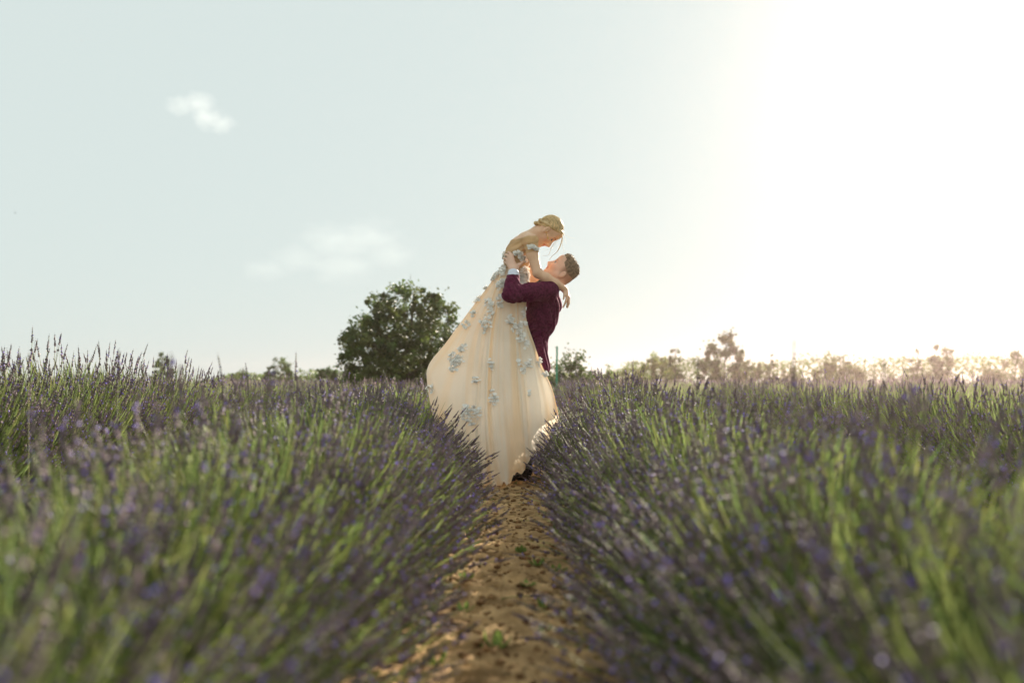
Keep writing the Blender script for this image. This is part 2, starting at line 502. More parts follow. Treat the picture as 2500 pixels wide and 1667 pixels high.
# green pole
pm = MB()
pz = hz(846, 29)
pm.add(*tube([(0, 0, -.2), (0, 0, pz * .5), (.012, 0, pz)], [.03, .03, .028], 10))
pm.add(*tube([(.012, 0, pz), (.012, 0, pz + .012)], [.034, .02], 10))
pole = link("pole", pm.mesh("pole", [mat('green_paint', (.02, .30, .17), .5, .15)]), None, (at(1359, 29), 29, 0))
tag(pole, "thin green pole standing at the dark shrub behind the man", "pole")

# ------------------------------------------------------------------ lavender
OCT_V = np.array([(1, 0, 0), (-.5, .87, 0), (-.5, -.87, 0), (0, 0, .9), (0, 0, -.7)])
OCT_F = np.array([(0, 1, 3), (1, 2, 3), (2, 0, 3), (1, 0, 4), (2, 1, 4), (0, 2, 4)])

def stalks(p0, p1, p2, spike, mbs, mbk, seed, r=.0018, fl=.20, whorls=10, pw=1.0):
    """p0,p1,p2 (n,3) control points of each stalk; spike = length of the flower spike"""
    g = np.random.default_rng(seed)
    n = len(p0)
    def bez(t): return (1 - t) ** 2 * p0 + 2 * t * (1 - t) * p1 + t * t * p2
    K = 5
    ts = np.linspace(0, 1, K)
    Lr = np.linalg.norm(p2 - p1, axis=1) + np.linalg.norm(p1 - p0, axis=1)
    t_end = 1 - .96 * spike / Lr
    rows = []
    for k in range(K):
        t = (ts[k] * (t_end + (1 - t_end) * .9))[:, None]
        rows.append(bez(t))
    C = np.stack(rows, 1)
    T = p2 - p0; T /= np.linalg.norm(T, axis=1)[:, None]
    X = np.cross(T, np.array((.3, .9, .2))); X /= np.linalg.norm(X, axis=1)[:, None]; Y = np.cross(T, X)
    ang = np.array((0, 2.09, 4.19))
    rr = r * np.linspace(1.25, .8, K)
    V = C[:, :, None, :] + rr[None, :, None, None] * (np.cos(ang)[None, None, :, None] * X[:, None, None, :] + np.sin(ang)[None, None, :, None] * Y[:, None, None, :])
    idx = np.arange(n * K * 3).reshape(n, K, 3)
    F = []
    for a in range(3):
        b = (a + 1) % 3
        F.append(np.stack([idx[:, :-1, a], idx[:, :-1, b], idx[:, 1:, b], idx[:, 1:, a]], -1).reshape(-1, 4))
    tint = g.uniform(.75, 1.3, (n, 1)) * np.array((1, 1, 1)); tint[:, 0] *= g.uniform(.9, 1.25, n)
    # paler, yellower towards the foot
    mbs.add(V.reshape(-1, 3), np.concatenate(F), 0, np.repeat(tint, K * 3, axis=0))
    # whorls
    tc = g.uniform(.75, 1.25, (n, 1)) * np.ones((1, 3))
    for w in range(whorls):
        q = w / (whorls - 1)
        t = (t_end + (1 - t_end) * (q if w else -.35))[:, None]
        c = bez(t)
        rad = pw * (.0072 * (1 - q) ** .55 + .0026) * g.uniform(.75, 1.2, n)
        a0 = g.uniform(0, 6.28, n)
        cx, sx = np.cos(a0)[:, None], np.sin(a0)[:, None]
        Xr = X * cx + Y * sx; Yr = -X * sx + Y * cx
        V = c[:, None, :] + rad[:, None, None] * (OCT_V[None, :, 0:1] * Xr[:, None, :] + OCT_V[None, :, 1:2] * Yr[:, None, :] + .95 * OCT_V[None, :, 2:3] * T[:, None, :])
        i = np.arange(n)[:, None, None] * 5
        mbk.add(V.reshape(-1, 3), (i + OCT_F[None]).reshape(-1, 3), 0, np.repeat(tc * g.uniform(.8, 1.2, (n, 1)), 5, axis=0))
        if q < .75:
            s = np.where(g.random(n) < fl)[0]
            if len(s):
                off = Xr[s] * .75 + T[s] * .3
                cv = c[s] + off * (rad[s][:, None] + .0018)
                V = cv[:, None, :] +   .0054 * pw * (OCT_V[None, :, 0:1] * Xr[s][:, None, :] + OCT_V[None, :, 1:2] * Yr[s][:, None, :] + OCT_V[None, :, 2:3] * T[s][:, None, :])
                i = np.arange(len(s))[:, None, None] * 5
                mbk.add(V.reshape(-1, 3), (i + OCT_F[None]).reshape(-1, 3), 1, np.ones((len(s) * 5, 3)))

def blades(base, d, L, W, tint, mb, mi=0):
    n = len(base)
    a = rng.normal(size=(n, 3)); s = np.cross(d, a); s /= np.linalg.norm(s, axis=1)[:, None]
    L = L[:, None]; W = W[:, None]
    bend = np.array((0, 0, .18)) * L
    V = np.stack([base, base + d * L * .5 + s * W, base + d * L + bend, base + d * L * .5 - s * W], 1).reshape(-1, 3)
    i = np.arange(n)[:, None] * 4
    mb.add(V, i + np.array((0, 1, 2, 3)), mi, np.repeat(tint, 4, axis=0))

def bush_meshes(seed, n=390, nleaf=1400, ngreen=340):
    g = np.random.default_rng(seed)
    # fan of directions: wide across the row (x), narrow along it (y)
    ax = g.uniform(-1, 1, n); ax = np.sign(ax) * np.abs(ax) ** .68 * R(80)
    ay = g.normal(0, R(17), n)
    d = np.stack([np.sin(ax), np.sin(ay), np.cos(ax) * np.cos(ay)], 1); d /= np.linalg.norm(d, axis=1)[:, None]
    Rr = (.80 - .05 * np.abs(np.sin(ax))) * g.uniform(.66, 1.05, n)
    tall = g.random(n) < .11
    Rr[tall] *= g.uniform(1.0, 1.14, tall.sum())
    sx_ = np.sin(ax)
    p0 = np.stack([.24 * sx_ * g.random(n) + g.normal(0, .07, n), g.uniform(-.24, .24, n), g.uniform(.02, .12, n)], 1)
    p2 = np.stack([sx_ * Rr * 1.0, p0[:, 1] + d[:, 1] * Rr * .8, d[:, 2] * Rr], 1)
    p2[:, 2] = np.maximum(p2[:, 2], .08 + .22 * g.random(n))
    p2 += g.normal(0, .02, (n, 3))
    tipd = np.stack([sx_ * .75, d[:, 1] * .8, .35 + .75 * np.abs(np.cos(ax))], 1) + g.normal(0, .16, (n, 3)); tipd /= np.linalg.norm(tipd, axis=1)[:, None]
    p1 = p2 - tipd * (np.linalg.norm(p2 - p0, axis=1) * .48)[:, None]
    p1[:, 2] = np.maximum(p1[:, 2], .04)
    s_, k_ = MB(), MB()
    stalks(p0, p1, p2, g.uniform(.065, .115, n), s_, k_, seed + 100)
    # flowerless green shoots between the stalks
    m_ = ngreen
    ga = g.uniform(-1, 1, m_); ga = np.sign(ga) * np.abs(ga) ** .75 * R(78)
    gr = .74 * g.uniform(.62, 1.0, m_)
    q0 = np.stack([.24 * np.sin(ga) * g.random(m_) + g.normal(0, .07, m_), g.uniform(-.24, .24, m_), g.uniform(.02, .12, m_)], 1)
    q2 = np.stack([np.sin(ga) * gr, q0[:, 1] + g.normal(0, .12, m_), np.maximum(np.cos(ga) * gr, .08 + .2 * g.random(m_))], 1) + g.normal(0, .02, (m_, 3))
    q1 = q2 - np.stack([np.sin(ga) * .75, 0 * ga, .4 + .7 * np.cos(ga)], 1) * (np.linalg.norm(q2 - q0, axis=1) * .45)[:, None]
    q1[:, 2] = np.maximum(q1[:, 2], .04)
    tg = g.uniform(.65, 1.2, (m_, 1)) * np.ones((1, 3)); tg[:, 0] *= g.uniform(.85, 1.15, m_)
    for k in range(3):          # each shoot: three slim blade pieces along its length
        ta, tb = k / 3, (k + 1) / 3
        pa = (1 - ta) ** 2 * q0 + 2 * ta * (1 - ta) * q1 + ta * ta * q2; pb = (1 - tb) ** 2 * q0 + 2 * tb * (1 - tb) * q1 + tb * tb * q2
        sd = np.cross(pb - pa, g.normal(size=(m_, 3))); sd /= np.linalg.norm(sd, axis=1)[:, None]
        wa, wb = .0018, (.0018 if k < 2 else .0008)
        V = np.stack([pa - sd * wa, pa + sd * wa, pb + sd * wb, pb - sd * wb], 1).reshape(-1, 3)
        s_.add(V, np.arange(m_)[:, None] * 4 + np.array((0, 1, 2, 3)), 0, np.repeat(tg, 4, axis=0))
    # leafy cushion
    l_ = MB()
    la = g.uniform(-1, 1, nleaf) * R(88); lb = g.normal(0, R(25), nleaf)
    ld = np.stack([np.sin(la), np.sin(lb), np.cos(la) * np.cos(lb)], 1); ld /= np.linalg.norm(ld, axis=1)[:, None]
    rr = g.uniform(.10, .60, nleaf)
    base = ld * rr[:, None]; base[:, 1] += g.uniform(-.22, .22, nleaf); base[:, 2] = np.maximum(base[:, 2], .02 + .05 * g.random(nleaf))
    dd = ld + g.normal(0, .35, (nleaf, 3)) + np.array((0, 0, .35)); dd /= np.linalg.norm(dd, axis=1)[:, None]
    tint = g.uniform(.6, 1.4, (nleaf, 1)) * np.ones((1, 3)); tint[:, 0] *= g.uniform(.85, 1.3, nleaf)
    blades(base, dd, g.uniform(.05, .13, nleaf), g.uniform(.0022, .0045, nleaf), tint, l_)
    return (s_.mesh("stems", [M['stem']], smooth=True, attr='tint'), k_.mesh("flower_spikes", [M['calyx'], M['floret']], smooth=False, attr='tint'),
            l_.mesh("leaves", [M['leaf']], smooth=False, attr='tint'))

variants = [bush_meshes(31 + 7 * k) for k in range(7)]
protos = []
for st, sp, lf in variants:
    root = empty("lavender_bush")
    tag(root, "lavender bush", "lavender bush")
    for nm, me in (("stems", st), ("flower_spikes", sp), ("leaves", lf)):
        o = link(nm, me, root); o["kind"] = "stuff"
    protos.append([root, False])

def place_bush(x, y, sc, label, group):
    k = random.randrange(len(protos))
    root, used = protos[k]
    if used:
        r = root.copy(); col.objects.link(r)
        for ch in root.children:
            c = ch.copy(); col.objects.link(c); c.parent = r
    else:
        r = root; protos[k][1] = True
    r.location = (x, y, 0)
    r.rotation_euler = (0, 0, R(random.uniform(-9, 9)) + (math.pi if random.random() < .5 else 0))
    r.scale = (sc[0], 1.0, sc[1])
    tag(r, label, "lavender bush", group)
    return r

GROUND_Y = 7.6
ORD = "first second third fourth fifth sixth seventh eighth ninth tenth eleventh twelfth thirteenth fourteenth fifteenth sixteenth seventeenth eighteenth nineteenth twentieth".split()
ORD += ["twenty-" + o for o in ORD[:9]] + ["thirtieth"] + ["thirty-" + o for o in ORD[:9]]
def zone(side, y, k):
    if y < 4.2: t = "blurred lavender bush, %s from the camera in the path's %s row"
    elif y < 7.0: t = "lavender bush before the couple, %s from the camera in the path's %s row"
    elif y < 8.6: t = "lavender bush beside the couple, %s from the camera in the path's %s row"
    else: t = "lavender bush behind the couple, %s from the camera in the path's %s row"
    return t % (ORD[k], side), "lavender bushes in the row along the path's %s side" % side

for side, sx, xc in (("left", -1, -.965), ("right", 1, .99)):
    y = .75; kk = 0
    while y < 17:
        x = xc + random.uniform(-.05, .05); hs = random.uniform(.93, 1.06); ws = random.uniform(.95, 1.06)
        if sx < 0 and 7.05 < y < 8.1: x -= .26
        if sx < 0 and 6.2 < y <= 7.05: x += .09
        if sx > 0 and 6.2 < y < 7.2: x -= .17
        if sx > 0 and 7.2 <= y < 8.0: x -= .06
        if sx > 0 and 8.0 <= y < 8.9: x -= .10; hs = 1.12
        if y < 3.6: hs *= .93
        if y < 5.2: x -= sx * .11
        lab, grp = zone(side, y, kk); kk += 1
        place_bush(x, y, (ws, hs), lab, grp)
        y += random.uniform(.36, .44) if y < 10 else .5
for side, xc, y0, y1, hs0 in (("left", -3.05, 5.3, 15, 1.04), ("right", 3.1, 5.3, 15, 1.02)):
    y = y0; kk = 0
    while y < y1:
        tallf = hs0 * random.uniform(.94, 1.06) * (1.23 if side == 'left' and y < 9.4 else 1)
        place_bush(xc + random.uniform(-.08, .08), y, (1.02, tallf), "lavender bush in the second row %s of the path, %s from the camera" % (side, ORD[kk]), "lavender bushes in the second row %s of the path" % side)
        y += random.uniform(.42, .52); kk += 1
# the far rows read as one mass: light stalks, spikes as single slim beads
mb = MB()
rows = [x for x in np.arange(-27, 28, 2.05)]
cs = []
for xr in rows:
    y0 = max(8.0, abs(xr) * 1.15)
    if abs(xr) < 3.6: y0 = 16.0
    yv = np.arange(y0, 46, .5)
    cs.append(np.stack([np.full(len(yv), xr) + rng.uniform(-.1, .1, len(yv)), yv], 1))
cs = np.concatenate(cs)
per = 55
n = len(cs) * per
ci = np.repeat(np.arange(len(cs)), per)
ax = rng.uniform(-1, 1, n) * R(80)
Rr = .76 * rng.uniform(.75, 1.08, n)
top = np.stack([cs[ci, 0] + np.sin(ax) * Rr * .95, cs[ci, 1] + rng.uniform(-.3, .3, n), np.cos(ax) * Rr + .05], 1)
dirv = np.stack([np.sin(ax) * .8, rng.normal(0, .15, n), np.cos(ax) + .2], 1); dirv /= np.linalg.norm(dirv, axis=1)[:, None]
sl = rng.uniform(.07, .12, n)
s = np.cross(dirv, rng.normal(size=(n, 3))); s /= np.linalg.norm(s, axis=1)[:, None]
wv = .0075
V = np.stack([top - dirv * sl[:, None], top - dirv * sl[:, None] * .5 + s * wv, top, top - dirv * sl[:, None] * .5 - s * wv], 1).reshape(-1, 3)
i = np.arange(n)[:, None] * 4
mb.add(V, i + np.array((0, 1, 2, 3)), 0, np.repeat(rng.uniform(.75, 1.3, (n, 1)) * np.ones((1, 3)), 4, axis=0))
b0 = top - dirv * (sl * .85)[:, None]; b1 = b0 - dirv * .34; b1[:, 2] = np.maximum(b1[:, 2], .0)
w2 = .004
V = np.stack([b1 - s * w2, b1 + s * w2, b0 + s * w2 * .7, b0 - s * w2 * .7], 1).reshape(-1, 3)
mb.add(V, i + np.array((0, 1, 2, 3)), 1, np.repeat(rng.uniform(.75, 1.3, (n, 1)) * np.ones((1, 3)), 4, axis=0))
tag(link("lavender_field", mb.mesh("lavender_field", [M['calyx'], M['stem']], smooth=False, attr='tint')), "far rows of purple lavender stretching to the distant trees", None, None, "stuff")

# single tall stalks against the sky
def tall_stalk(px, top, d, lean, label, group, pw=1.0, spike=.14):
    x, z = at(px, d), hz(top, d)
    s_, k_ = MB(), MB()
    p0 = np.array([(-lean * .6, .02, .1)]); p2 = np.array([(lean * .4, 0, z)]); p1 = np.array([(-lean * .3, .01, z * .55)])
    stalks(p0, p1, p2, np.array([spike]), s_, k_, int(px), r=.0018, fl=.12, whorls=13, pw=pw)
    root = empty("lavender_stalk", (x, d, 0)); tag(root, label, "lavender stalk", group)
    link("stem", s_.mesh("stem", [M['stem']], attr='tint'), root)
    link("flower_spike", k_.mesh("flower_spike", [M['calyx'], M['floret']], smooth=False, attr='tint'), root)["kind"] = "stuff"
TG = "tall lavender stalks against the sky"
for a in [(556, 862, 4.0, -.10, "blurred lavender stalk leaning left against the sky, left of the pointed conifer"),
          (612, 882, 4.6, -.06, "leaning lavender stalk just left of the small pointed conifer"),
          (719, 857, 4.4, .02, "straight beaded lavender stalk rising alone left of the round tree"),
          (1935, 824, 2.6, .01, "very blurred tall lavender stalk left of the lone broad brownish tree"),
          (2152, 858, 2.4, .02, "very blurred lavender stalk floating above the right row, left of the twin trees"),
          (1543, 875, 6.0, .02, "sharp beaded lavender stalk in front of the low pale green trees"),
          (2377, 903, 4.2, .04, "red tinged lavender stalk between the twin trees and the right edge"),
          (1702, 878, 4.3, .01, "tall lavender stalk in front of the wide ragged tree"),
          (285, 851, 4.2, .03, "tallest lavender stalk of the crowd on the far left"),
          (384, 866, 4.2, .06, "right leaning lavender stalk beside the narrow far left tree"),
          (68, 856, 4.1, .01, "thick lavender stalk near the left edge of the field"),
          (2125, 922, 4.0, -.01, "slim lavender stalk against the bright sky left of the twin trees")]:
    tall_stalk(*a, TG)

# ------------------------------------------------------------------ signed distance modelling
class SDF:
    def __init__(s, lo, hi, h):
        s.h = h; s.lo = np.array(lo, float); s.n = np.ceil((np.array(hi) - s.lo) / h).astype(int) + 1
        s.d = np.full(s.n, 1.0, np.float32)
    def region(s, lo, hi):
        a = np.clip(np.floor((np.array(lo) - s.lo) / s.h).astype(int), 0, s.n)
        b = np.clip(np.ceil((np.array(hi) - s.lo) / s.h).astype(int) + 1, 0, s.n)
        return a, b
    def pts(s, a, b):
        ax = [s.lo[k] + s.h * np.arange(a[k], b[k], dtype=np.float32) for k in range(3)]
        return ax[0][:, None, None], ax[1][None, :, None], ax[2][None, None, :]
    def apply(s, lo, hi, fn, k, op='u'):
        m = max(.05, k * 1.3)
        a, b = s.region(np.array(lo) - m, np.array(hi) + m)
        if np.any(b <= a): return
        X, Y, Z = s.pts(a, b)
        d2 = fn(X, Y, Z).astype(np.float32)
        sl = tuple(slice(a[i], b[i]) for i in range(3))
        d1 = s.d[sl]
        if op == 'u':
            hh = np.maximum(k - np.abs(d1 - d2), 0) / max(k, 1e-5)
            s.d[sl] = np.minimum(d1, d2) - hh * hh * k * .25
        elif op == 's':
            hh = np.maximum(k - np.abs(d1 + d2), 0) / max(k, 1e-5)
            s.d[sl] = np.maximum(d1, -d2) + hh * hh * k * .25
    def cap(s, a, b, r1, r2=None, k=.02, sy=1.0, op='u'):
        """tapered capsule, stretched sy times in depth"""
        r2 = r1 if r2 is None else r2
        a = np.array(a, float); b = np.array(b, float); rm = max(r1, r2)
        lo = np.minimum(a, b) - np.array((rm, rm * sy, rm)); hi = np.maximum(a, b) + np.array((rm, rm * sy, rm))
        A = a / np.array((1, sy, 1)); B = b / np.array((1, sy, 1)); ab = B - A; L2 = float(ab @ ab) + 1e-9
        def fn(X, Y, Z):
            px, py, pz = X - A[0], Y / sy - A[1], Z - A[2]
            t = np.clip((px * ab[0] + py * ab[1] + pz * ab[2]) / L2, 0, 1)
            return np.sqrt((px - t * ab[0]) ** 2 + (py - t * ab[1]) ** 2 + (pz - t * ab[2]) ** 2) - (r1 + (r2 - r1) * t)
        s.apply(lo, hi, fn, k, op)
    def ell(s, c, r, ax=None, k=.02, op='u'):
        """ellipsoid; ax = rows of its own axes"""
        c = np.array(c, float); r = np.array(r, float); ax = np.eye(3) if ax is None else np.array(ax)
        rm = r.max()
        def fn(X, Y, Z):
            p = (X - c[0], Y - c[1], Z - c[2])
            q = [sum(ax[i][j] * p[j] for j in range(3)) for i in range(3)]
            k0 = np.sqrt(sum((q[i] / r[i]) ** 2 for i in range(3)))
            k1 = np.sqrt(sum((q[i] / r[i] ** 2) ** 2 for i in range(3))) + 1e-6
            return k0 * (k0 - 1) / k1
        s.apply(c - rm, c + rm, fn, k, op)
    def chain(s, pts, k=.03, sy=1.0):
        for (p, r), (q, r2) in zip(pts[:-1], pts[1:]): s.cap(p, q, r, r2, k, sy)
    def clip(s, p, n, k=.006):
        """keep the side the normal points to"""
        n = np.array(n, float); n /= np.linalg.norm(n); p = np.array(p, float)
        X, Y, Z = s.pts(np.zeros(3, int), s.n)
        d2 = -((X - p[0]) * n[0] + (Y - p[1]) * n[1] + (Z - p[2]) * n[2])
        hh = np.maximum(k - np.abs(s.d - d2), 0) / k
        s.d = np.maximum(s.d, d2) + hh * hh * k * .25
    def displace(s, fn):
        X, Y, Z = s.pts(np.zeros(3, int), s.n)
        s.d = s.d + fn(X, Y, Z).astype(np.float32)
    def mesh(s, smooth=2):
        d = s.d; n = d.shape
        ins = d < 0
        cs = np.zeros(np.array(n) - 1, np.int8)
        sl = [slice(0, -1), slice(1, None)]
        for c in range(8):
            cs += ins[sl[c & 1], sl[(c >> 1) & 1], sl[(c >> 2) & 1]]
        cell = np.argwhere((cs > 0) & (cs < 8))
        idx = np.full(cs.shape, -1, np.int64); idx[tuple(cell.T)] = np.arange(len(cell))
        P = np.zeros((len(cell), 3)); W = np.zeros(len(cell))
        off = np.array([[(c >> k) & 1 for k in range(3)] for c in range(8)])
        dv = np.stack([d[tuple((cell + o).T)] for o in off], 1)
        for a in range(8):
            for k in range(3):
                if not (a >> k) & 1:
                    b = a | (1 << k)
                    da, db = dv[:, a], dv[:, b]
                    m = (da < 0) != (db < 0)
                    t = np.where(m, da / (da - db + 1e-12), 0)
                    P += m[:, None] * (off[a] + t[:, None] * (off[b] - off[a])); W += m
        P = (cell + P / W[:, None]) * s.h + s.lo
        F = []
        for k in range(3):
            a = [slice(None)] * 3; b = [slice(None)] * 3
            a[k] = slice(0, -1); b[k] = slice(1, None)
            e = ins[tuple(a)] != ins[tuple(b)]
            E = np.argwhere(e)
            k1, k2 = (k + 1) % 3, (k + 2) % 3
            ok = (E[:, k1] > 0) & (E[:, k2] > 0) & (E[:, k1] < n[k1] - 1) & (E[:, k2] < n[k2] - 1)
            E = E[ok]
            u = np.zeros(3, int); u[k1] = 1; w = np.zeros(3, int); w[k2] = 1
            q = np.stack([idx[tuple((E - u - w).T)], idx[tuple((E - w).T)], idx[tuple(E.T)], idx[tuple((E - u).T)]], 1)
            flip = ~ins[tuple(E.T)]
            q[flip] = q[flip][:, ::-1]
            F.append(q)
        F = np.concatenate(F); F = F[(F >= 0).all(1)]
        for _ in range(smooth):
            acc = np.zeros_like(P); cnt = np.zeros(len(P))
            for i in range(4):
                np.add.at(acc, F[:, i], P[F[:, (i + 1) % 4]]); np.add.at(cnt, F[:, i], 1)
                np.add.at(acc, F[:, i], P[F[:, (i - 1) % 4]]); np.add.at(cnt, F[:, i], 1)
            P = P * .5 + .5 * acc / np.maximum(cnt, 1)[:, None]
        return P, F

Y0 = 7.6
def c1(x, y, t=0.0): return np.array((x / 1792 - .3125, Y0 + t, 2.119 - y / 1792))
def c2(x, y, t=0.0): return np.array((x / 1003.5 - .78125, Y0 + t, 1.49375 - y / 1003.5))

class Head:
    """local axes: f = where the face looks, s = the person's side in depth, u = crown"""
    def __init__(s, o, f, u, male):
        s.o = o; s.f = f / np.linalg.norm(f); s.u = u / np.linalg.norm(u); s.s = np.array((0, 1.0, 0)); s.male = male
        s.ax = np.stack([s.f, s.s, s.u])
    def p(s, f, d, u): return s.o + s.f * f + s.s * d + s.u * u
    def loc(s, P): return (P - s.o) @ s.ax.T
    def build(h, g):
        m = h.male; A = h.ax; p = h.p
        g.ell(p(-.009, 0, .033), (.090, .072, .083), A, .03)
        g.ell(p(.034, 0, -.022), (.052, .060, .088), A, .03)
        jw = .052 if m else .045
        for sd in (-1, 1):
            g.cap(p(-.005, sd * jw, -.055), p(.066, sd * .014, -.099 if m else -.097), .022, .018, .03)
            g.ell(p(.058, sd * .036, -.034), (.026, .024, .026), A, .025)
            g.cap(p(.080, sd * .008, .019), p(.070, sd * .045, .017), .011, .009, .018)
            g.ell(p(.101, sd * .011, -.047), (.010, .008, .008), A, .006)
            g.ell(p(.098, sd * .030, -.002), (.020, .017, .010), A, .012, 's')
            # ear
            ef, eu = (-.012, -.008) if m else (.016, .004)
            g.ell(p(ef - .016, sd * .078, eu - .012), (.019, .012, .030), A, .005)
            g.ell(p(ef - .010, sd * .090, eu - .010), (.010, .008, .018), A, .004, 's')
            g.ell(p(ef - .012, sd * .078, eu - .038), (.009, .008, .010), A, .004)
        g.cap(p(.062, 0, -.100), p(.072, 0, -.101), .019, .016, .02)
        g.cap(p(.086, 0, .010), p(.110, 0, -.035), .0075, .0095, .012)
        g.cap(p(.076, 0, .004), p(.090, 0, -.042), .012, .019, .016)
        g.ell(p(.111, 0, -.040), (.011, .011, .009), A, .010)
        g.cap(p(.090, 0, -.044), p(.086, 0, -.062), .0095, .011, .012)
        g.ell(p(.089, 0, -.064), (.0105, .021, .0065), A, .010)
        g.ell(p(.086, 0, -.077), (.0105, .018, .0065), A, .010)
        g.ell(p(.101, 0, -.0705), (.010, .018, .0018), A, .003, 's')
        g.ell(p(.062, 0, .062), (.036, .052, .036), A, .03)
    def eyes(h, parent, iris, closed):
        for sd in (-1, 1):
            mb = MB()
            c = h.p(.0745, sd * .031, -.003)
            th = np.linspace(0, np.pi, 9); ph = np.linspace(0, 2 * np.pi, 13)[:-1]
            V = []; 
            for a in th:
                for b in ph: V.append(c + .0125 * (h.f * np.cos(a) + h.s * np.sin(a) * np.cos(b) + h.u * np.sin(a) * np.sin(b)))
            F = [(i * 12 + k, i * 12 + (k + 1) % 12, (i + 1) * 12 + (k + 1) % 12, (i + 1) * 12 + k) for i in range(8) for k in range(12)]
            mi = [1 if i < 2 else 0 for i in range(8) for k in range(12)]
            for j in (0, 1):
                ff = [x for x, m_ in zip(F, mi) if m_ == j]
                mb.add(V, ff, j)
            # lash line
            u0 = -.008 if closed else .006
            mb.add(*tube([h.p(.087, sd * .020, u0), h.p(.0885, sd * .031, u0 - .001), h.p(.082, sd * .043, u0)], [.0016, .0022, .0012], 5), 2)
            link("eye", mb.mesh("eye", [M['eyewhite'], iris, M['lash']]), parent, inv=True)
    def tint(h, P, skin_hair=None, lip=(.85, .45, .42)):
        L = h.loc(P); f, d, u = L[:, 0], L[:, 1], L[:, 2]
        c = np.ones((len(P), 3))
        near = (np.linalg.norm(L, axis=1) < .17)
        def blend(w, colr): 
            nonlocal c
            w = (w * near)[:, None]; c = c * (1 - w) + w * np.array(colr)
        blend(ss(.019, .011, np.hypot(np.abs(u + .0705) * 1.15, np.maximum(np.abs(d) - .012, 0))) * (f > .082), lip)
        blend(.35 * ss(.04, .01, np.linalg.norm(L - np.array((.06, -.045, -.035)), axis=1)), (1.0, .72, .65))
        br = np.abs(u - (.0215 + .004 * ss(.01, .03, np.abs(d)) - .006 * ss(.035, .05, np.abs(d))))
        blend(.75 * ss(.007, .003, br) * ss(.006, .012, np.abs(d)) * ss(.054, .046, np.abs(d)) * (f > .05), (.42, .27, .18))
        blend(.45 * ss(.012, .004, np.abs(u - .006)) * ss(.05, .04, np.abs(d)) * ss(.01, .02, np.abs(d)) * (f > .055), (.6, .4, .32))
        if skin_hair is not None:
            ub = .028 + .42 * f
            w = ss(ub - .085, ub - .008, u) * ss(.028, -.012, f) * (np.abs(d) < .0785)
            blend(.8 * w, skin_hair)
        return c

# person materials
M['skin_f'] = mat('warm_skin', (.77, .49, .32), .5, .06, 14, attr='tint', sss=.03, spec=.35)
M['skin_m'] = mat('fair_skin', (.77, .49, .36), .5, .06, 14, attr='tint', sss=.03, spec=.35)
M['eyewhite'] = mat('eye_white', (.42, .40, .38), .3, .02)
M['iris_b'] = mat('iris_brown', (.06, .035, .02), .2, .1)
M['iris_g'] = mat('iris_grey', (.12, .16, .18), .2, .1)
M['lash'] = mat('lash', (.03, .02, .015), .7, .1)
M['blonde'] = mat('blonde_hair', (.60, .43, .21), .45, .15, 30, attr='tint', c2=(.68, .50, .27), spec=.5)
M['brown'] = mat('brown_hair', (.17, .11, .065), .55, .25, 60, attr='tint', c2=(.25, .17, .10), bump=.5, bscale=160, spec=.4)
M['tulle'] = mat('nude_tulle', (.66, .42, .22), .75, .1, 6, trans=.15, bump=.25, bscale=22, c2=(.70, .47, .26), stretch=(1, 1, 3), attr='tint')
M['gown'] = mat('cream_tulle', (.92, .85, .73), .8, .04, 4, trans=.36, attr='tint', c2=(.93, .87, .77), sheen=.15)
M['petal'] = mat('white_petal', (.97, .94, .89), .7, .03, 20, trans=.14, attr='tint')
M['velvet'] = mat('burgundy_velvet', (.072, .009, .027), .9, .3, 60, sheen=.25, c2=(.10, .015, .042), bump=.35, bscale=55, spec=.08)
M['velvet'].node_tree.nodes['Principled BSDF'].inputs['Sheen Tint'].default_value = (.75, .22, .40, 1)
M['black'] = mat('black_cloth', (.010, .009, .011), .75, .3, 18, c2=(.014, .012, .014), spec=.25)
M['shoe'] = mat('black_leather', (.008, .008, .009), .22, .2, spec=.6)
M['white_cloth'] = mat('white_cotton', (.70, .74, .84), .7, .04, 20)
M['gold'] = mat('gold', (.85, .58, .22), .25, .1, metal=.9, spec=.6)
M['yellow'] = mat('yellow_petal', (.70, .68, .12), .6, .1, trans=.2)
M['pink'] = mat('pink_petal', (.82, .60, .52), .6, .1, trans=.2)
M['green'] = mat('green_leaf', (.12, .22, .06), .6, .2)

# ------------------------------------------------------------------ bride
bride = empty("person", (0.0, Y0, 0))
tag(bride, "woman in a cream gown with white flowers, lifted up and bowing her head", "person")
HB = Head(c1(1042, 350), np.array((.43, 0, -.90)), np.array((.90, 0, .43)), False)
g = SDF((-.30, Y0 - .34, .45), (.50, Y0 + .34, 2.12), .0046)
HB.build(g)
torso = [(c1(745, 505), .062), (c1(690, 575), .080), (c1(632, 700), .084), (c1(612, 850), .078), (c1(585, 1010), .098), (c1(560, 1120), .105)]
g.chain(torso, .04, 1.42)
for sd in (-1, 1):
    g.ell(c1(725, 715, sd * .055), (.055, .05, .05), None, .03)
    g.cap(c1(755, 475, sd * .07), c1(812, 520, sd * .155), .047, .045, .04)      # shoulder
g.cap(c1(905, 365), c1(775, 470), .046, .056, .035)                              # neck
g.cap(c1(950, 420), c1(840, 480), .030, .04, .03)
# near (right) arm
g.chain([(c1(815, 530, -.160), .046), (c1(832, 720, -.178), .042), (c1(900, 975, -.205), .035)], .025)
g.chain([(c1(905, 975, -.205), .036), (c1(1010, 1035, -.205), .036), (c1(1140, 1105, -.185), .030), (c1(1262, 1172, -.150), .0225)], .02)
# far (left) arm round his neck
g.chain([(c1(800, 540, .160), .045), (c1(815, 760, .175), .041), (c1(845, 980, .175), .036), (c1(990, 1070, .14), .034), (c1(1150, 1100, .09), .026)], .02)
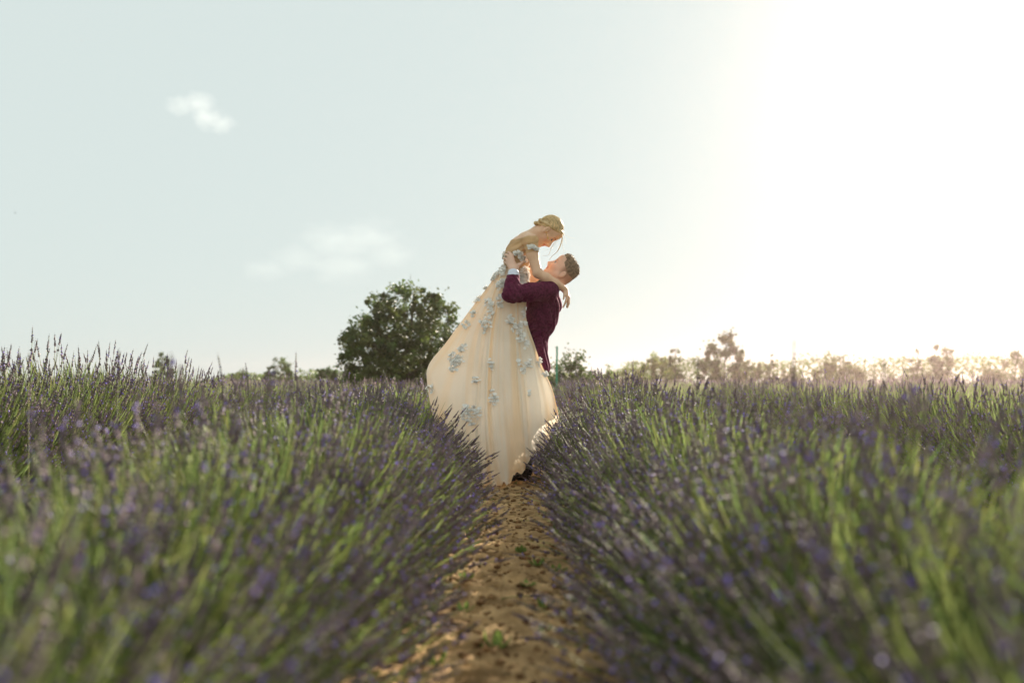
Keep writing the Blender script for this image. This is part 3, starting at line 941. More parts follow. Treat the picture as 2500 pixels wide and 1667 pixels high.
# near hand, hanging behind his shoulder
kn = [c1(1300, 1275, -.158), c1(1315, 1280, -.140), c1(1322, 1282, -.121), c1(1318, 1275, -.103)]
for q in kn: g.cap(c1(1264, 1176, -.142), q, .018, .0125, .012)
mids = [c1(1282, 1345, -.172), c1(1318, 1360, -.142), c1(1326, 1358, -.115), c1(1318, 1345, -.092)]
tips = [c1(1243, 1424, -.176), c1(1296, 1420, -.140), c1(1307, 1420, -.112), c1(1300, 1402, -.088)]
for a, b, c in zip(kn, mids, tips):
    g.cap(a, b, .0105, .0092, .006); g.cap(b, c, .0092, .0068, .005)
g.cap(c1(1262, 1190, -.150), c1(1262, 1262, -.178), .013, .0095, .01); g.cap(c1(1262, 1262, -.178), c1(1246, 1318, -.184), .009, .007, .005)
# far hand resting on his back
for k in range(4):
    g.cap(c1(1150, 1100, .09), c1(1228, 1118 + 10 * k, .075 - .02 * k), .02, .012, .012)
    g.cap(c1(1228, 1118 + 10 * k, .075 - .02 * k), c1(1262, 1172 + 8 * k, .062 - .02 * k), .010, .007, .005)
# legs inside the skirt
for sd in (-1, 1):
    g.chain([(c1(560, 1120, sd * .07), .085), (c2(690, 420, sd * .08), .06), (c2(640, 780, sd * .08), .04), (c2(650, 850, sd * .08), .03)], .03)
P, F = g.mesh()
tint = HB.tint(P, None, (.88, .50, .46))
body = link("body", mesh_np("body", P, F, [M['skin_f']], attrs={'tint': tint}), bride, inv=True)
HB.eyes(bride, M['iris_b'], True)

# hair: swept back cap, low braided bun
g = SDF(HB.o - .19, HB.o + .19, .0036)
A = HB.ax
g.ell(HB.p(-.007, 0, .035), (.094, .080, .092), A, .01)
g.ell(HB.p(.050, 0, .074), (.046, .058, .032), A, .02)
n_ = HB.u - HB.f * .80
g.clip(HB.p(0, 0, .012), n_, .008)
def hair_ridges(X, Y, Z):
    L = [sum(A[i][j] * ((X, Y, Z)[j] - HB.o[j]) for j in range(3)) for i in range(3)]
    a = np.arctan2(L[2] + .05, L[0] + .10) * 26 + L[1] * 20
    return .0016 * np.sin(a) + .0010 * np.sin(a * 2.3 + 1)
g.displace(hair_ridges)
rnd = random.Random(4)
for k in range(17):
    a = k * 2.1
    rr = .030 * (k / 17) ** .5
    c = HB.p(-.078 + rr * math.cos(a) * .7, .012 * math.sin(a * 1.7) + rnd.uniform(-.03, .03), -.034 + rr * math.sin(a) * 1.1)
    g.ell(c, (.017, .019, .012), A, .004)
for k in range(9):          # braid round the head from temple to bun
    q = k / 8
    for sd in (-1, 1):
        g.ell(HB.p(-.02 - .07 * q, sd * (.080 - .03 * q), .022 - .045 * q), (.013, .009, .009), A, .003)
P, F = g.mesh(1)
L = HB.loc(P)
ang = np.arctan2(L[:, 2] + .05, L[:, 0] + .10)
t1 = vnoise(np.stack([ang * 22, L[:, 1] * 14], 1), 3) * .6 + vnoise(np.stack([ang * 60, L[:, 1] * 30], 1), 5) * .4
tint = (.62 + .62 * t1)[:, None] * np.array((1, .98, .93))
hair = link("hair", mesh_np("hair", P, F, [M['blonde']], attrs={'tint': tint}), bride, inv=True)
mb = MB(); rs = np.random.default_rng(5)
HR = np.array((.096, .082, .094)); HC = np.array((-.007, 0, .035))
for k in range(420):
    az = rs.uniform(-1.95, 1.95); d0 = np.array((math.cos(az) * .95, math.sin(az), -.08 + .78 * math.cos(az) + rs.normal(0, .05)))
    d1 = np.array((-.85, rs.normal(0, .25), -.30 + rs.normal(0, .12)))
    pts = []
    for q in np.linspace(0, 1, 9):
        dd = d0 * (1 - q) + d1 * q + np.array((0, math.sin(az) * .55, .55)) * math.sin(math.pi * q)
        dd = dd / np.linalg.norm(dd)
        l_ = HC + HR * dd * (1.012 + .012 * rs.random())
        pts.append(HB.p(*l_))
    mb.add(*tube(curve(pts, 14), np.linspace(.0013, .0007, 14), 4), 0, np.array((1, .97, .9)) * rs.uniform(.55, 1.45))
o = link("loose_hairs", mb.mesh("loose_hairs", [M['blonde']], attr='tint'), hair, inv=True); o["kind"] = "stuff"
def strands(parent, items):
    for pts, r in items:
        q = curve(pts, 14)
        mb = MB(); mb.add(*tube(q, np.linspace(r * .75, r * .25, 14), 5), 0, (1.0, .98, .9))
        link("hair_strand", mb.mesh("hair_strand", [M['blonde']], attr='tint'), parent, inv=True)
strands(hair, [
    ([c1(1236, 400, -.05), c1(1244, 470, -.062), c1(1222, 560, -.065), c1(1178, 650, -.06), c1(1105, 712, -.055), c1(1068, 762, -.05)], .0042),
    ([c1(1240, 405, -.045), c1(1236, 490, -.05), c1(1205, 590, -.056), c1(1160, 672, -.05)], .0035),
    ([c1(1222, 440, -.055), c1(1150, 520, -.07), c1(1098, 592, -.072), c1(1080, 645, -.07), c1(1052, 702, -.066), c1(975, 708, -.06)], .0028),
    ([c1(1228, 430, -.04), c1(1180, 510, -.05), c1(1120, 580, -.05), c1(1050, 622, -.05), c1(995, 634, -.05)], .0015),
    ([c1(1246, 400, -.04), c1(1250, 480, -.04), c1(1246, 560, -.045), c1(1268, 640, -.04), c1(1268, 700, -.03)], .0017),
    ([c1(1254, 330, -.03), c1(1270, 410, -.04), c1(1340, 450, -.03), c1(1420, 465, -.02)], .0011),
    ([c1(1252, 360, -.03), c1(1278, 460, -.03), c1(1305, 540, -.02)], .0011),
    ([c1(1075, 185, 0), c1(1085, 150, 0), c1(1100, 138, 0)], .0014),
    ([c1(868, 280, 0), c1(852, 300, 0), c1(850, 345, 0)], .0010)])

# earring
mb = MB()
for k in range(7):
    q = k / 6
    c = c1(1022 + 28 * q, 388 + 100 * q, -.086)
    r = .0035 + .0025 * (k % 2) + .002 * (q > .8)
    mb.add(ico_v * r + c, ico_f)
link("earring", mb.mesh("earring", [M['gold']], smooth=True), bride, inv=True)

# gown: skirt surface
cols = [
    [(.134, -.06, 1.632), (.118, -.10, 1.477), (.098, -.17, 1.30), (.110, -.20, 1.195), (.165, -.23, 1.045), (.207, -.25, .926), (.265, -.27, .806), (.305, -.285, .697), (.338, -.30, .545)],
    [(.085, -.115, 1.625), (.075, -.17, 1.46), (.072, -.22, 1.30), (.09, -.26, 1.15), (.13, -.31, .92), (.175, -.35, .70), (.215, -.375, .50), (.235, -.38, .36), (.240, -.385, .30)],
    [(.035, -.130, 1.622), (.022, -.19, 1.46), (.02, -.235, 1.30), (.025, -.28, 1.13), (.045, -.34, .86), (.075, -.40, .58), (.10, -.43, .36), (.115, -.44, .22), (.115, -.44, .17)],
    [(-.015, -.132, 1.620), (-.055, -.195, 1.46), (-.065, -.24, 1.30), (-.075, -.29, 1.13), (-.085, -.36, .85), (-.085, -.43, .55), (-.07, -.48, .28), (-.06, -.50, .10), (-.055, -.51, .035)],
    [(-.055, -.112, 1.618), (-.105, -.17, 1.46), (-.145, -.215, 1.30), (-.19, -.26, 1.12), (-.215, -.34, .84), (-.22, -.42, .54), (-.205, -.48, .26), (-.195, -.505, .07), (-.19, -.51, .015)],
    [(-.082, -.075, 1.616), (-.150, -.12, 1.46), (-.225, -.16, 1.32), (-.31, -.19, 1.13), (-.37, -.27, .86), (-.385, -.34, .56), (-.37, -.39, .30), (-.35, -.41, .12), (-.345, -.41, .05)],
    [(-.098, -.005, 1.615), (-.195, -.03, 1.475), (-.288, -.05, 1.344), (-.388, -.07, 1.205), (-.505, -.09, 1.045), (-.625, -.10, .896), (-.640, -.11, .76), (-.60, -.13, .50), (-.57, -.14, .28)],
    [(-.075, .085, 1.617), (-.15, .13, 1.46), (-.22, .18, 1.32), (-.30, .22, 1.13), (-.38, .29, .86), (-.40, .34, .56), (-.39, .37, .30), (-.36, .39, .14), (-.35, .39, .08)],
    [(-.01, .130, 1.62), (-.03, .19, 1.46), (-.05, .23, 1.30), (-.06, .27, 1.12), (-.07, .33, .84), (-.07, .38, .54), (-.06, .41, .26), (-.05, .42, .10), (-.05, .42, .05)],
    [(.07, .118, 1.625), (.06, .17, 1.46), (.06, .21, 1.30), (.08, .24, 1.12), (.14, .29, .86), (.19, .32, .60), (.22, .33, .42), (.24, .34, .28), (.24, .34, .22)],
    [(.130, .055, 1.63), (.09, .09, 1.46), (.05, .12, 1.30), (.02, .14, 1.12), (-.01, .15, .84), (-.03, .16, .54), (-.03, .16, .30), (-.03, .16, .16), (-.03, .16, .12)],
    [(.137, .0, 1.632), (.09, .0, 1.46), (.04, .0, 1.30), (.00, .0, 1.12), (-.03, .0, .84), (-.04, .0, .54), (-.04, .0, .30), (-.04, .0, .16), (-.04, .0, .12)],
    [(.137, -.035, 1.632), (.095, -.07, 1.46), (.05, -.10, 1.30), (.02, -.13, 1.12), (0, -.15, .84), (.0, -.17, .54), (.02, -.18, .34), (.03, -.18, .22), (.03, -.18, .18)],
]
NV, NU = 96, 420
CR = np.stack([curve(np.array(c), NV) for c in cols])            # (ncol, NV, 3)
nc = len(cols)
tt = np.arange(NU) / NU * nc
ii = tt.astype(int); ff = (tt - ii)[:, None, None]
a_, b_, cc_, d_ = CR[(ii - 1) % nc], CR[ii % nc], CR[(ii + 1) % nc], CR[(ii + 2) % nc]
S = .5 * (2 * b_ + (cc_ - a_) * ff + (2 * a_ - 5 * b_ + 4 * cc_ - d_) * ff ** 2 + (3 * b_ - a_ - 3 * cc_ + d_) * ff ** 3)   # (NU,NV,3)
du = np.roll(S, -1, 0) - np.roll(S, 1, 0); dvv = np.gradient(S, axis=1)
Nn = np.cross(dvv, du); Nn /= np.linalg.norm(Nn, axis=2)[..., None] + 1e-9
vv = np.linspace(0, 1, NV)[None, :]
uu = (np.arange(NU) / NU)[:, None]
ph = 2 * np.pi * uu
def around(k, l, seed, w=0):
    a = ph + w + 0 * vv; r_ = k / (2 * np.pi)
    return vnoise(np.stack([(np.cos(a) * r_).ravel() + 50, (np.sin(a) * r_).ravel() + 50, np.broadcast_to(vv * l, a.shape).ravel()], 1), seed).reshape(a.shape)
warp = .16 * np.sin(3 * ph + 2.0 * vv) + .07 * np.sin(7 * ph + 1 - 3 * vv)
def ridge(n): return 1 - 2 * np.abs(2 * n - 1) ** .8
f1 = ridge(around(30, 1.1, 21, warp)) * (.4 + around(12, 1.5, 23))
f2 = ridge(around(66, 1.6, 22, warp)) * around(14, 2.2, 24)
lump = around(24, 3.2, 4) - .5
amp = .003 + .020 * vv ** .9
disp = amp * (1.25 * f1 + .5 * f2) + .05 * lump * vv
edge = ss(.90, 1.0, vv)
disp = disp + edge * .012 * np.sin(24 * ph + 2 * np.sin(5 * ph))
S = S + Nn * disp[..., None]
S[..., 2] += edge * .018 * np.sin(19 * ph + 3 * np.sin(4 * ph)) + edge * .008 * np.sin(61 * ph)
S[..., 2] = np.maximum(S[..., 2], .028)
S[..., 1] += Y0
vid = np.arange(NU * NV).reshape(NU, NV)
un = np.roll(vid, -1, 0)
Fq = np.stack([vid[:, :-1], vid[:, 1:], un[:, 1:], un[:, :-1]], -1).reshape(-1, 4)
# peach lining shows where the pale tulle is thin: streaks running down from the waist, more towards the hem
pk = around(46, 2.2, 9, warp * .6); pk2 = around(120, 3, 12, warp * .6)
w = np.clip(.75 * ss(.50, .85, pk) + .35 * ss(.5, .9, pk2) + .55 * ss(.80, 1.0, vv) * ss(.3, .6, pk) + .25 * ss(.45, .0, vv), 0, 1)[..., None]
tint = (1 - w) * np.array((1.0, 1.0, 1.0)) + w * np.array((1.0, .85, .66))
SV = S.reshape(-1, 3)
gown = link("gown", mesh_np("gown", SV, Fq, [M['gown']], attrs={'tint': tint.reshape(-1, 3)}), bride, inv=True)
FRONT = SV[: int(NU * 6.4 / nc) * NV]; FRONTN = Nn.reshape(-1, 3)[: int(NU * 6.4 / nc) * NV]

# bodice: close tulle over the torso and the upper arm
g = SDF((-.12, Y0 - .27, 1.56), (.24, Y0 + .27, 1.90), .0046)
g.chain([(p, r + .007) for p, r in torso[:5]], .04, 1.42)
for sd in (-1, 1):
    g.ell(c1(728, 718, sd * .056), (.06, .056, .056), None, .03)
    g.cap(c1(755, 475, sd * .07), c1(812, 520, sd * .158), .053, .052, .04)
g.chain([(c1(815, 530, -.160), .052), (c1(830, 690, -.176), .048)], .025)
g.chain([(c1(800, 540, .160), .053), (c1(812, 690, .172), .048)], .025)
g.clip(c1(560, 488), (.05, 0, -1.0), .006)
g.displace(lambda X, Y, Z: .0016 * np.sin(150 * (Z - .35 * X) + 6 * np.sin(9 * X + 7 * Y)))
P, F = g.mesh(1)
w = vnoise(np.stack([P[:, 0] * 8 + P[:, 1] * 5, (P[:, 2] - .35 * P[:, 0]) * 55], 1), 6)
link("bodice", mesh_np("bodice", P, F, [M['tulle']], attrs={'tint': (.78 + .35 * w)[:, None] * np.array((1, .97, .92))}), gown, inv=True)

# white flower appliques: every cluster an object of many petals
def petals_at(mb, c, nrm, n, size, seed):
    gg = np.random.default_rng(seed)
    x, y, z = frame(nrm)
    for k in range(n):
        a = k / n * 2 * np.pi + gg.uniform(-.3, .3)
        d = x * np.cos(a) + y * np.sin(a)
        s = np.cross(z, d)
        L = size * gg.uniform(.75, 1.2); W = L * gg.uniform(.38, .55)
        up = gg.uniform(.15, .6)
        pts = []
        for (q, w, h_) in ((.05, .15, 0), (.45, 1.0, .35), (.8, .95, .75), (1.0, .35, 1.0 + gg.uniform(-.3, .4))):
            pts += [c + d * L * q + s * W * w + z * L * up * h_, c + d * L * q + z * L * up * (h_ * .75), c + d * L * q - s * W * w + z * L * up * h_]
        F = []
        for r_ in range(3):
            for e in range(2):
                F.append((r_ * 3 + e, r_ * 3 + e + 1, r_ * 3 + e + 4, r_ * 3 + e + 3))
        mb.add(pts, F, 0, np.array((1, 1, 1)) * gg.uniform(.88, 1.05))

def on_surface(x, z, V, N):
    d = (V[:, 0] - x) ** 2 + (V[:, 2] - z) ** 2 + .05 * (V[:, 1] - V[:, 1].min()) * .02
    i = np.argmin(d); n = N[i]
    return V[i], (n if n[1] < 0 else -n)

apps = [ # c2 centre, size, tilt (deg), number of blossoms
    (700, 12, 52, 64, 0, 8), (522, 108, 40, 58, 30, 6), (618, 175, 62, 150, -12, 16), (592, 285, 88, 110, -20, 12), (582, 350, 20, 60, -12, 4),
    (700, 132, 58, 92, -5, 10), (498, 225, 44, 60, 32, 6), (440, 300, 58, 62, 35, 7), (768, 268, 62, 70, 0, 8), (822, 330, 70, 100, 22, 11), (848, 395, 56, 84, 20, 9), (886, 452, 42, 60, 15, 5),
    (868, 215, 24, 90, 8, 6), (878, 292, 20, 36, 0, 3),
    (418, 485, 66, 70, 20, 9), (345, 552, 92, 88, 0, 13), (392, 575, 76, 80, 0, 10), (350, 628, 60, 56, 0, 8),
    (630, 596, 46, 82, 0, 8), (526, 706, 52, 56, 0, 7), (636, 790, 28, 50, 0, 4), (648, 852, 66, 80, 0, 9),
    (908, 598, 54, 52, 0, 6), (868, 636, 32, 46, 20, 4), (835, 575, 18, 60, 0, 4), (906, 812, 20, 44, 0, 3),
    (470, 930, 110, 76, 0, 14), (540, 950, 60, 86, 0, 8), (452, 985, 70, 60, 0, 8), (498, 1020, 66, 60, 0, 7),
    (182, 780, 52, 56, 0, 7), (986, 585, 22, 70, 18, 5), (1028, 668, 30, 44, 0, 5),
]
for ai, (x, y, w, h, tl, nb) in enumerate(apps):
    mb = MB()
    for k in range(int(nb * 2.6)):
        gg = np.random.default_rng(ai * 50 + k)
        a = gg.uniform(0, 6.28); rr = math.sqrt(gg.random()) * .5
        ox, oy = math.cos(a) * rr * w, math.sin(a) * rr * h
        t_ = R(tl)
        X = c2(x + ox * math.cos(t_) - oy * math.sin(t_), y + ox * math.sin(t_) + oy * math.cos(t_))
        P_, n_ = on_surface(X[0], X[2], FRONT, FRONTN)
        n2 = n_ * .7 + np.array((0, -.15, .55)) + gg.normal(0, .35, 3)
        petals_at(mb, P_ + n_ * (.004 + .006 * gg.random()), n2, int(gg.integers(5, 7)), gg.uniform(.009, .017), ai * 99 + k)
    link("flower_applique", mb.mesh("flower_applique", [M['petal']], smooth=True, attr='tint'), gown, inv=True)
# appliques higher up: hip, waist, bust, arm
bm_v, bm_n = P, None
tri = P[F]; fn = np.cross(tri[:, 1] - tri[:, 0], tri[:, 2] - tri[:, 0]); fn /= np.linalg.norm(fn, axis=1)[:, None] + 1e-9
BC = tri.mean(1); sel = BC[:, 1] < Y0 - .005
BCf, BNf = BC[sel], fn[sel]
TOP_V = np.concatenate([FRONT, BCf]); TOP_N = np.concatenate([FRONTN, BNf])
apps1 = [(455, 880, 70, 80, 0, 8), (430, 950, 120, 110, 0, 14), (330, 1010, 100, 130, 20, 14), (420, 1120, 105, 130, 0, 13), (205, 1150, 34, 60, 20, 4),
         (725, 930, 100, 100, 0, 12), (690, 1010, 60, 120, 0, 9), (755, 1010, 60, 120, 0, 9), (700, 1120, 90, 110, 0, 11),
         (640, 700, 95, 60, 20, 10), (700, 760, 110, 80, 25, 12), (460, 720, 34, 90, 10, 6), (510, 720, 70, 40, 20, 5),
         (818, 632, 80, 46, 12, 9), (868, 655, 60, 34, 12, 6)]
for ai, (x, y, w, h, tl, nb) in enumerate(apps1):
    mb = MB()
    for k in range(int(nb * 2.6)):
        gg = np.random.default_rng(9000 + ai * 50 + k)
        a = gg.uniform(0, 6.28); rr = math.sqrt(gg.random()) * .5
        ox, oy = math.cos(a) * rr * w, math.sin(a) * rr * h; t_ = R(tl)
        X = c1(x + ox * math.cos(t_) - oy * math.sin(t_), y + ox * math.sin(t_) + oy * math.cos(t_))
        VV, NN = (BCf, BNf) if y < 830 else (TOP_V, TOP_N)
        P_, n_ = on_surface(X[0], X[2], VV, NN)
        petals_at(mb, P_ + n_ * (.005 + .006 * gg.random()), n_ * .7 + np.array((0, -.15, .55)) + gg.normal(0, .35, 3), 6, gg.uniform(.009, .016), 7000 + ai * 99 + k)
    link("flower_applique", mb.mesh("flower_applique", [M['petal']], smooth=True, attr='tint'), gown, inv=True)

# ------------------------------------------------------------------ groom
groom = empty("person", (0.12, Y0, 0))
tag(groom, "man in a burgundy velvet jacket looking up and lifting the woman", "person")
HG = Head(c1(1245, 905), np.array((-.62, 0, .79)), np.array((.79, 0, .62)), True)
g = SDF((-.14, Y0 - .40, .03), (.58, Y0 + .36, 1.80), .0046)
HG.build(g)
g.cap(c1(1275, 985), c1(1105, 1105), .055, .062, .035)
g.cap(c1(1180, 960), c1(1080, 1090), .040, .05, .03)
g.chain([(np.array((.255, Y0, 1.44)), .085), (np.array((.235, Y0, 1.3)), .085), (np.array((.16, Y0, 1.1)), .075), (np.array((.13, Y0, .95)), .08)], .04, 1.4)
SHL = np.array((.275, Y0 - .185, 1.452)); ELB = c1(545, 1275, -.335); WRI = c1(588, 930, -.200)
g.chain([(SHL, .045), (ELB, .036), (WRI, .027)], .02)
SHR = np.array((.275, Y0 + .185, 1.452)); ELR = c1(560, 1270, .32); WRR = c1(600, 930, .19)
g.chain([(SHR, .045), (ELR, .036), (WRR, .027)], .02)
for sd in (-1, 1):
    hipx = .125
    g.chain([(np.array((hipx, Y0 + sd * .085, .93)), .07), (np.array((.125, Y0 + sd * .095, .50)), .045), (np.array((.085, Y0 + sd * .105, .09)), .035)], .03)
# hands on her back
def clasp(sd, W):
    t = lambda v: sd * v
    K = [c1(556, 722, t(-.152)), c1(528, 752, t(-.150)), c1(510, 790, t(-.146)), c1(506, 832, t(-.140))]
    T1 = [c1(528, 690, t(-.140)), c1(492, 718, t(-.128)), c1(474, 764, t(-.122)), c1(474, 812, t(-.118))]
    T2 = [c1(506, 672, t(-.115)), c1(466, 702, t(-.096)), c1(450, 752, t(-.088)), c1(453, 802, t(-.088))]
    for k in range(4):
        g.cap(W, K[k], .026, .0135, .018)
        g.cap(K[k], T1[k], .0115, .0100, .006); g.cap(T1[k], T2[k], .0100, .0078, .005)
    g.cap(c1(625, 880, t(-.175)), c1(672, 846, t(-.178)), .018, .013, .014); g.cap(c1(672, 846, t(-.178)), c1(712, 812, t(-.170)), .0118, .0085, .006)
clasp(1, WRI); clasp(-1, WRR)
P, F = g.mesh()
tint = HG.tint(P, (.40, .32, .27), (.92, .66, .60))
link("body", mesh_np("body", P, F, [M['skin_m']], attrs={'tint': tint}), groom, inv=True)
HG.eyes(groom, M['iris_g'], False)

# hair: longer on top, brushed up at the front
g = SDF(HG.o - .19, HG.o + .20, .0036)
A = HG.ax
g.ell(HG.p(-.011, 0, .036), (.094, .076, .087), A, .01)
g.ell(HG.p(-.010, 0, .082), (.080, .058, .042), A, .02)
g.ell(HG.p(.055, 0, .094), (.030, .046, .026), A, .02)
g.ell(HG.p(.028, 0, .108), (.030, .044, .022), A, .02)
n_ = HG.u * 1.0 - HG.f * .42
g.clip(HG.p(0, 0, .028), n_, .008)
g.clip(HG.p(.074, 0, .075), -HG.f + HG.u * .35, .008)
def tufts(X, Y, Z):
    L = [sum(A[i][j] * ((X, Y, Z)[j] - HG.o[j]) for j in range(3)) for i in range(3)]
    a = L[0] * 210 + 14 * np.sin(L[1] * 60) + L[2] * 60
    return (.0022 * np.sin(a) + .0018 * np.sin(L[1] * 190 + 9 * np.sin(L[0] * 55))) * np.clip((L[2] - .03) / .05, 0, 1)
g.displace(tufts)
P, F = g.mesh(1)
L = HG.loc(P)
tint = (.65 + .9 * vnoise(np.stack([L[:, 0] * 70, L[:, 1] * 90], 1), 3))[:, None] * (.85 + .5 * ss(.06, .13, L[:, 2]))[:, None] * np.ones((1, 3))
ghair = link("hair", mesh_np("hair", P, F, [M['brown']], attrs={'tint': tint}), groom, inv=True)
mb = MB(); rs = np.random.default_rng(8)
top_i = np.where(L[:, 2] > .055)[0]
for k in rs.choice(top_i, 420):
    p_ = P[k]; l_ = L[k]
    d_ = HG.f * (-.2 if l_[0] > .03 else -1.0) + HG.u * (.25 + .5 * (l_[0] > .03)) + HG.s * l_[1] * 3 + rs.normal(0, .16, 3)
    d_ /= np.linalg.norm(d_); n_l = .007 + .007 * rs.random()
    mb.add(*tube([p_ - d_ * .004, p_ + d_ * n_l * .5, p_ + d_ * n_l + HG.f * .003], [.0022, .0018, .0006], 4), 0, np.ones(3) * rs.uniform(.7, 1.6))
o = link("loose_hairs", mb.mesh("loose_hairs", [M['brown']], attr='tint'), ghair, inv=True); o["kind"] = "stuff"

# jacket
g = SDF((-.14, Y0 - .46, .80), (.46, Y0 + .44, 1.56), .0050)
g.chain([(np.array((.262, Y0, 1.445)), .092), (np.array((.252, Y0, 1.36)), .116), (np.array((.222, Y0, 1.25)), .112), (np.array((.168, Y0, 1.13)), .094), (np.array((.160, Y0, 1.04)), .094), (np.array((.186, Y0, .87)), .098)], .04, 1.45)
for sd, sh, el, wr in ((-1, SHL, ELB, WRI), (1, SHR, ELR, WRR)):
    g.cap(np.array((.262, Y0 + sd * .07, 1.462)), sh, .062, .066, .04)
    d = (wr - el)
    g.chain([(sh, .070), (sh * .5 + el * .5, .064), (el, .055)], .03)
    g.chain([(el, .056), (el + d * .42, .051), (el + d * .72, .048)], .02)
g.clip(np.array((.285, Y0, .845)), (.62, 0, .78), .006)
elr = el
def folds(X, Y, Z):
    s = 0
    de = np.sqrt((X - ELB[0]) ** 2 + (Y - ELB[1]) ** 2 + (Z - ELB[2]) ** 2)
    def crease(q): return (1 - 2 * np.abs(np.sin(q)) ** .6)
    s = s + .0075 * np.exp(-(de / .13) ** 2) * crease(70 * (X * .75 + Z * .6) + 3 * np.sin(18 * Y))
    s = s + .0068 * crease(30 * (X * .55 + Z * .8) + 4 * np.sin(6 * X + 9 * Y)) * np.clip((1.47 - Z) / .1, 0, 1)
    s = s + .0085 * np.exp(-(((Z - 1.14) / .07) ** 2)) * crease(50 * (Z - .3 * X) + 3 * np.sin(14 * Y))
    s = s + .0070 * np.clip((1.08 - Z) / .1, 0, 1) * crease(34 * (X * .9 + .25 * Z) + 12 * Y)
    return s
g.displace(folds)
P, F = g.mesh(1)
jacket = link("jacket", mesh_np("jacket", P, F, [M['velvet']]), groom, inv=True)
# sleeve buttons
mb = MB()
for k in range(3):
    q = ELB + (WRI - ELB) * (.60 - .07 * k) + np.array((-.030, -.040, 0))
    mb.add(ico_v * np.array((.006, .004, .006)) + q, ico_f)
link("sleeve_buttons", mb.mesh("sleeve_buttons", [M['black']]), jacket, inv=True)

# shirt collar and chest (black), cuffs (white)
g = SDF((.10, Y0 - .14, 1.38), (.42, Y0 + .14, 1.60), .0046)
nb = c1(1085, 1105); nt = c1(1200, 1040)
g.cap(c1(1050, 1130), c1(1150, 1066), .078, .069, .02)
g.cap(c1(900, 1150), c1(1040, 1130), .052, .07, .03, 1.3)
ax_ = (nt - nb) / np.linalg.norm(nt - nb)
g.clip(c1(1165, 1058), -ax_ + np.array((.15, 0, -.1)), .004)
P, F = g.mesh(1)
link("shirt", mesh_np("shirt", P, F, [M['black']]), groom, inv=True)
def cuff(el, wr, sd):
    d = (wr - el); L_ = np.linalg.norm(d); d = d / L_
    a = el + d * L_ * .66; b = el + d * L_ * .90
    Vo, Fo = tube([a, a + (b - a) * .35, a + (b - a) * .7, b, b - (b - a) * .02, a], [.0445, .0435, .0425, .042, .0385, .038], 22)
    mb = MB(); mb.add(Vo, Fo, 0)
    if sd < 0:
        mb.add(ico_v * .0055 + (a + (b - a) * .55 + np.array((-.036, -.022, 0))), ico_f, 1)
    link("shirt_cuff", mb.mesh("shirt_cuff", [M['white_cloth'], M['black']]), groom, inv=True)
cuff(ELB, WRI, -1); cuff(ELR, WRR, 1)

# trousers and shoes
g = SDF((-.06, Y0 - .30, .03), (.34, Y0 + .30, 1.12), .0055)
g.chain([(np.array((.15, Y0, 1.06)), .082), (np.array((.13, Y0, .95)), .092)], .03, 1.4)
for sd in (-1, 1):
    g.chain([(np.array((.125, Y0 + sd * .085, .92)), .094), (np.array((.128, Y0 + sd * .095, .50)), .072), (np.array((.090, Y0 + sd * .105, .085)), .058)], .03)
g.clip((0, Y0, .062), (0, 0, 1), .006)
g.displace(lambda X, Y, Z: .004 * np.sin(46 * Z + 20 * X + 4 * np.sin(15 * Y)) * np.clip((.45 - Z) / .3, 0.2, 1))
P, F = g.mesh(1)
link("trousers", mesh_np("trousers", P, F, [M['black']]), groom, inv=True)
for sd in (-1, 1):
    g = SDF((-.16, Y0 + sd * .115 - .09, .0), (.16, Y0 + sd * .115 + .09, .15), .004)
    yc = Y0 + sd * .112
    zb = .028
    g.cap((.105, yc, zb + .038), (.02, yc - .012, zb + .034), .038, .036, .02)
    g.cap((.02, yc - .012, zb + .030), (-.085, yc - .024, zb + .022), .038, .028, .02)
    g.cap((.100, yc, zb + .055), (.085, yc, zb + .085), .040, .042, .02)
    g.clip((0, yc, zb + .004), (0, 0, 1), .003)
    P, F = g.mesh(1)
    sh = link("shoe", mesh_np("shoe", P, F, [M['shoe']]), groom, inv=True)
    # sole
    th = np.linspace(0, 2 * np.pi, 28)[:-1]
    ox = .105 * np.cos(th); oy = .037 * np.sin(th) * (1 + .15 * np.cos(th))
    lo = np.stack([ox + .015, oy + yc - .012 - .09 * (.1 - ox) * .5, np.full_like(ox, zb - .012)], 1); hi = lo + np.array((0, 0, .016))
    nn = len(th); k = np.arange(nn); k2 = (k + 1) % nn
    mb = MB(); mb.add(np.concatenate([lo, hi]), np.stack([k, k2, k2 + nn, k + nn], 1))
    mb.add(np.concatenate([hi, [hi.mean(0)]]), np.stack([k, k2, np.full(nn, nn)], 1))
    link("sole", mb.mesh("sole", [M['black']]), sh, inv=True)

# boutonniere on the lapel
mb = MB()
def blossom(c, nrm, size, mi, n, seed):
    t = MB(); petals_at(t, c, nrm, n, size, seed)
    mb.add(np.concatenate(t.v), np.concatenate(t.f[(4, 0)]), mi)
for k in range(3):
    blossom(c1(770, 1118, -.115) + np.array((0, 0, .004 * k)), np.array((-.3, -.9, .5)), .026 - .006 * k, 0, 6, 40 + k)
    blossom(c1(818, 1130, -.125) + np.array((0, 0, .003 * k)), np.array((.1, -.9, .5)), .021 - .005 * k, 1, 6, 50 + k)
    blossom(c1(848, 1126, -.118) + np.array((0, 0, .003 * k)), np.array((.5, -.8, .5)), .017 - .004 * k, 2, 6, 60 + k)
mb.add(*tube([c1(790, 1165, -.12), c1(800, 1130, -.118)], [.003, .004], 5), 3)
link("boutonniere", mb.mesh("boutonniere", [M['petal'], M['yellow'], M['pink'], M['green']]), jacket, inv=True)

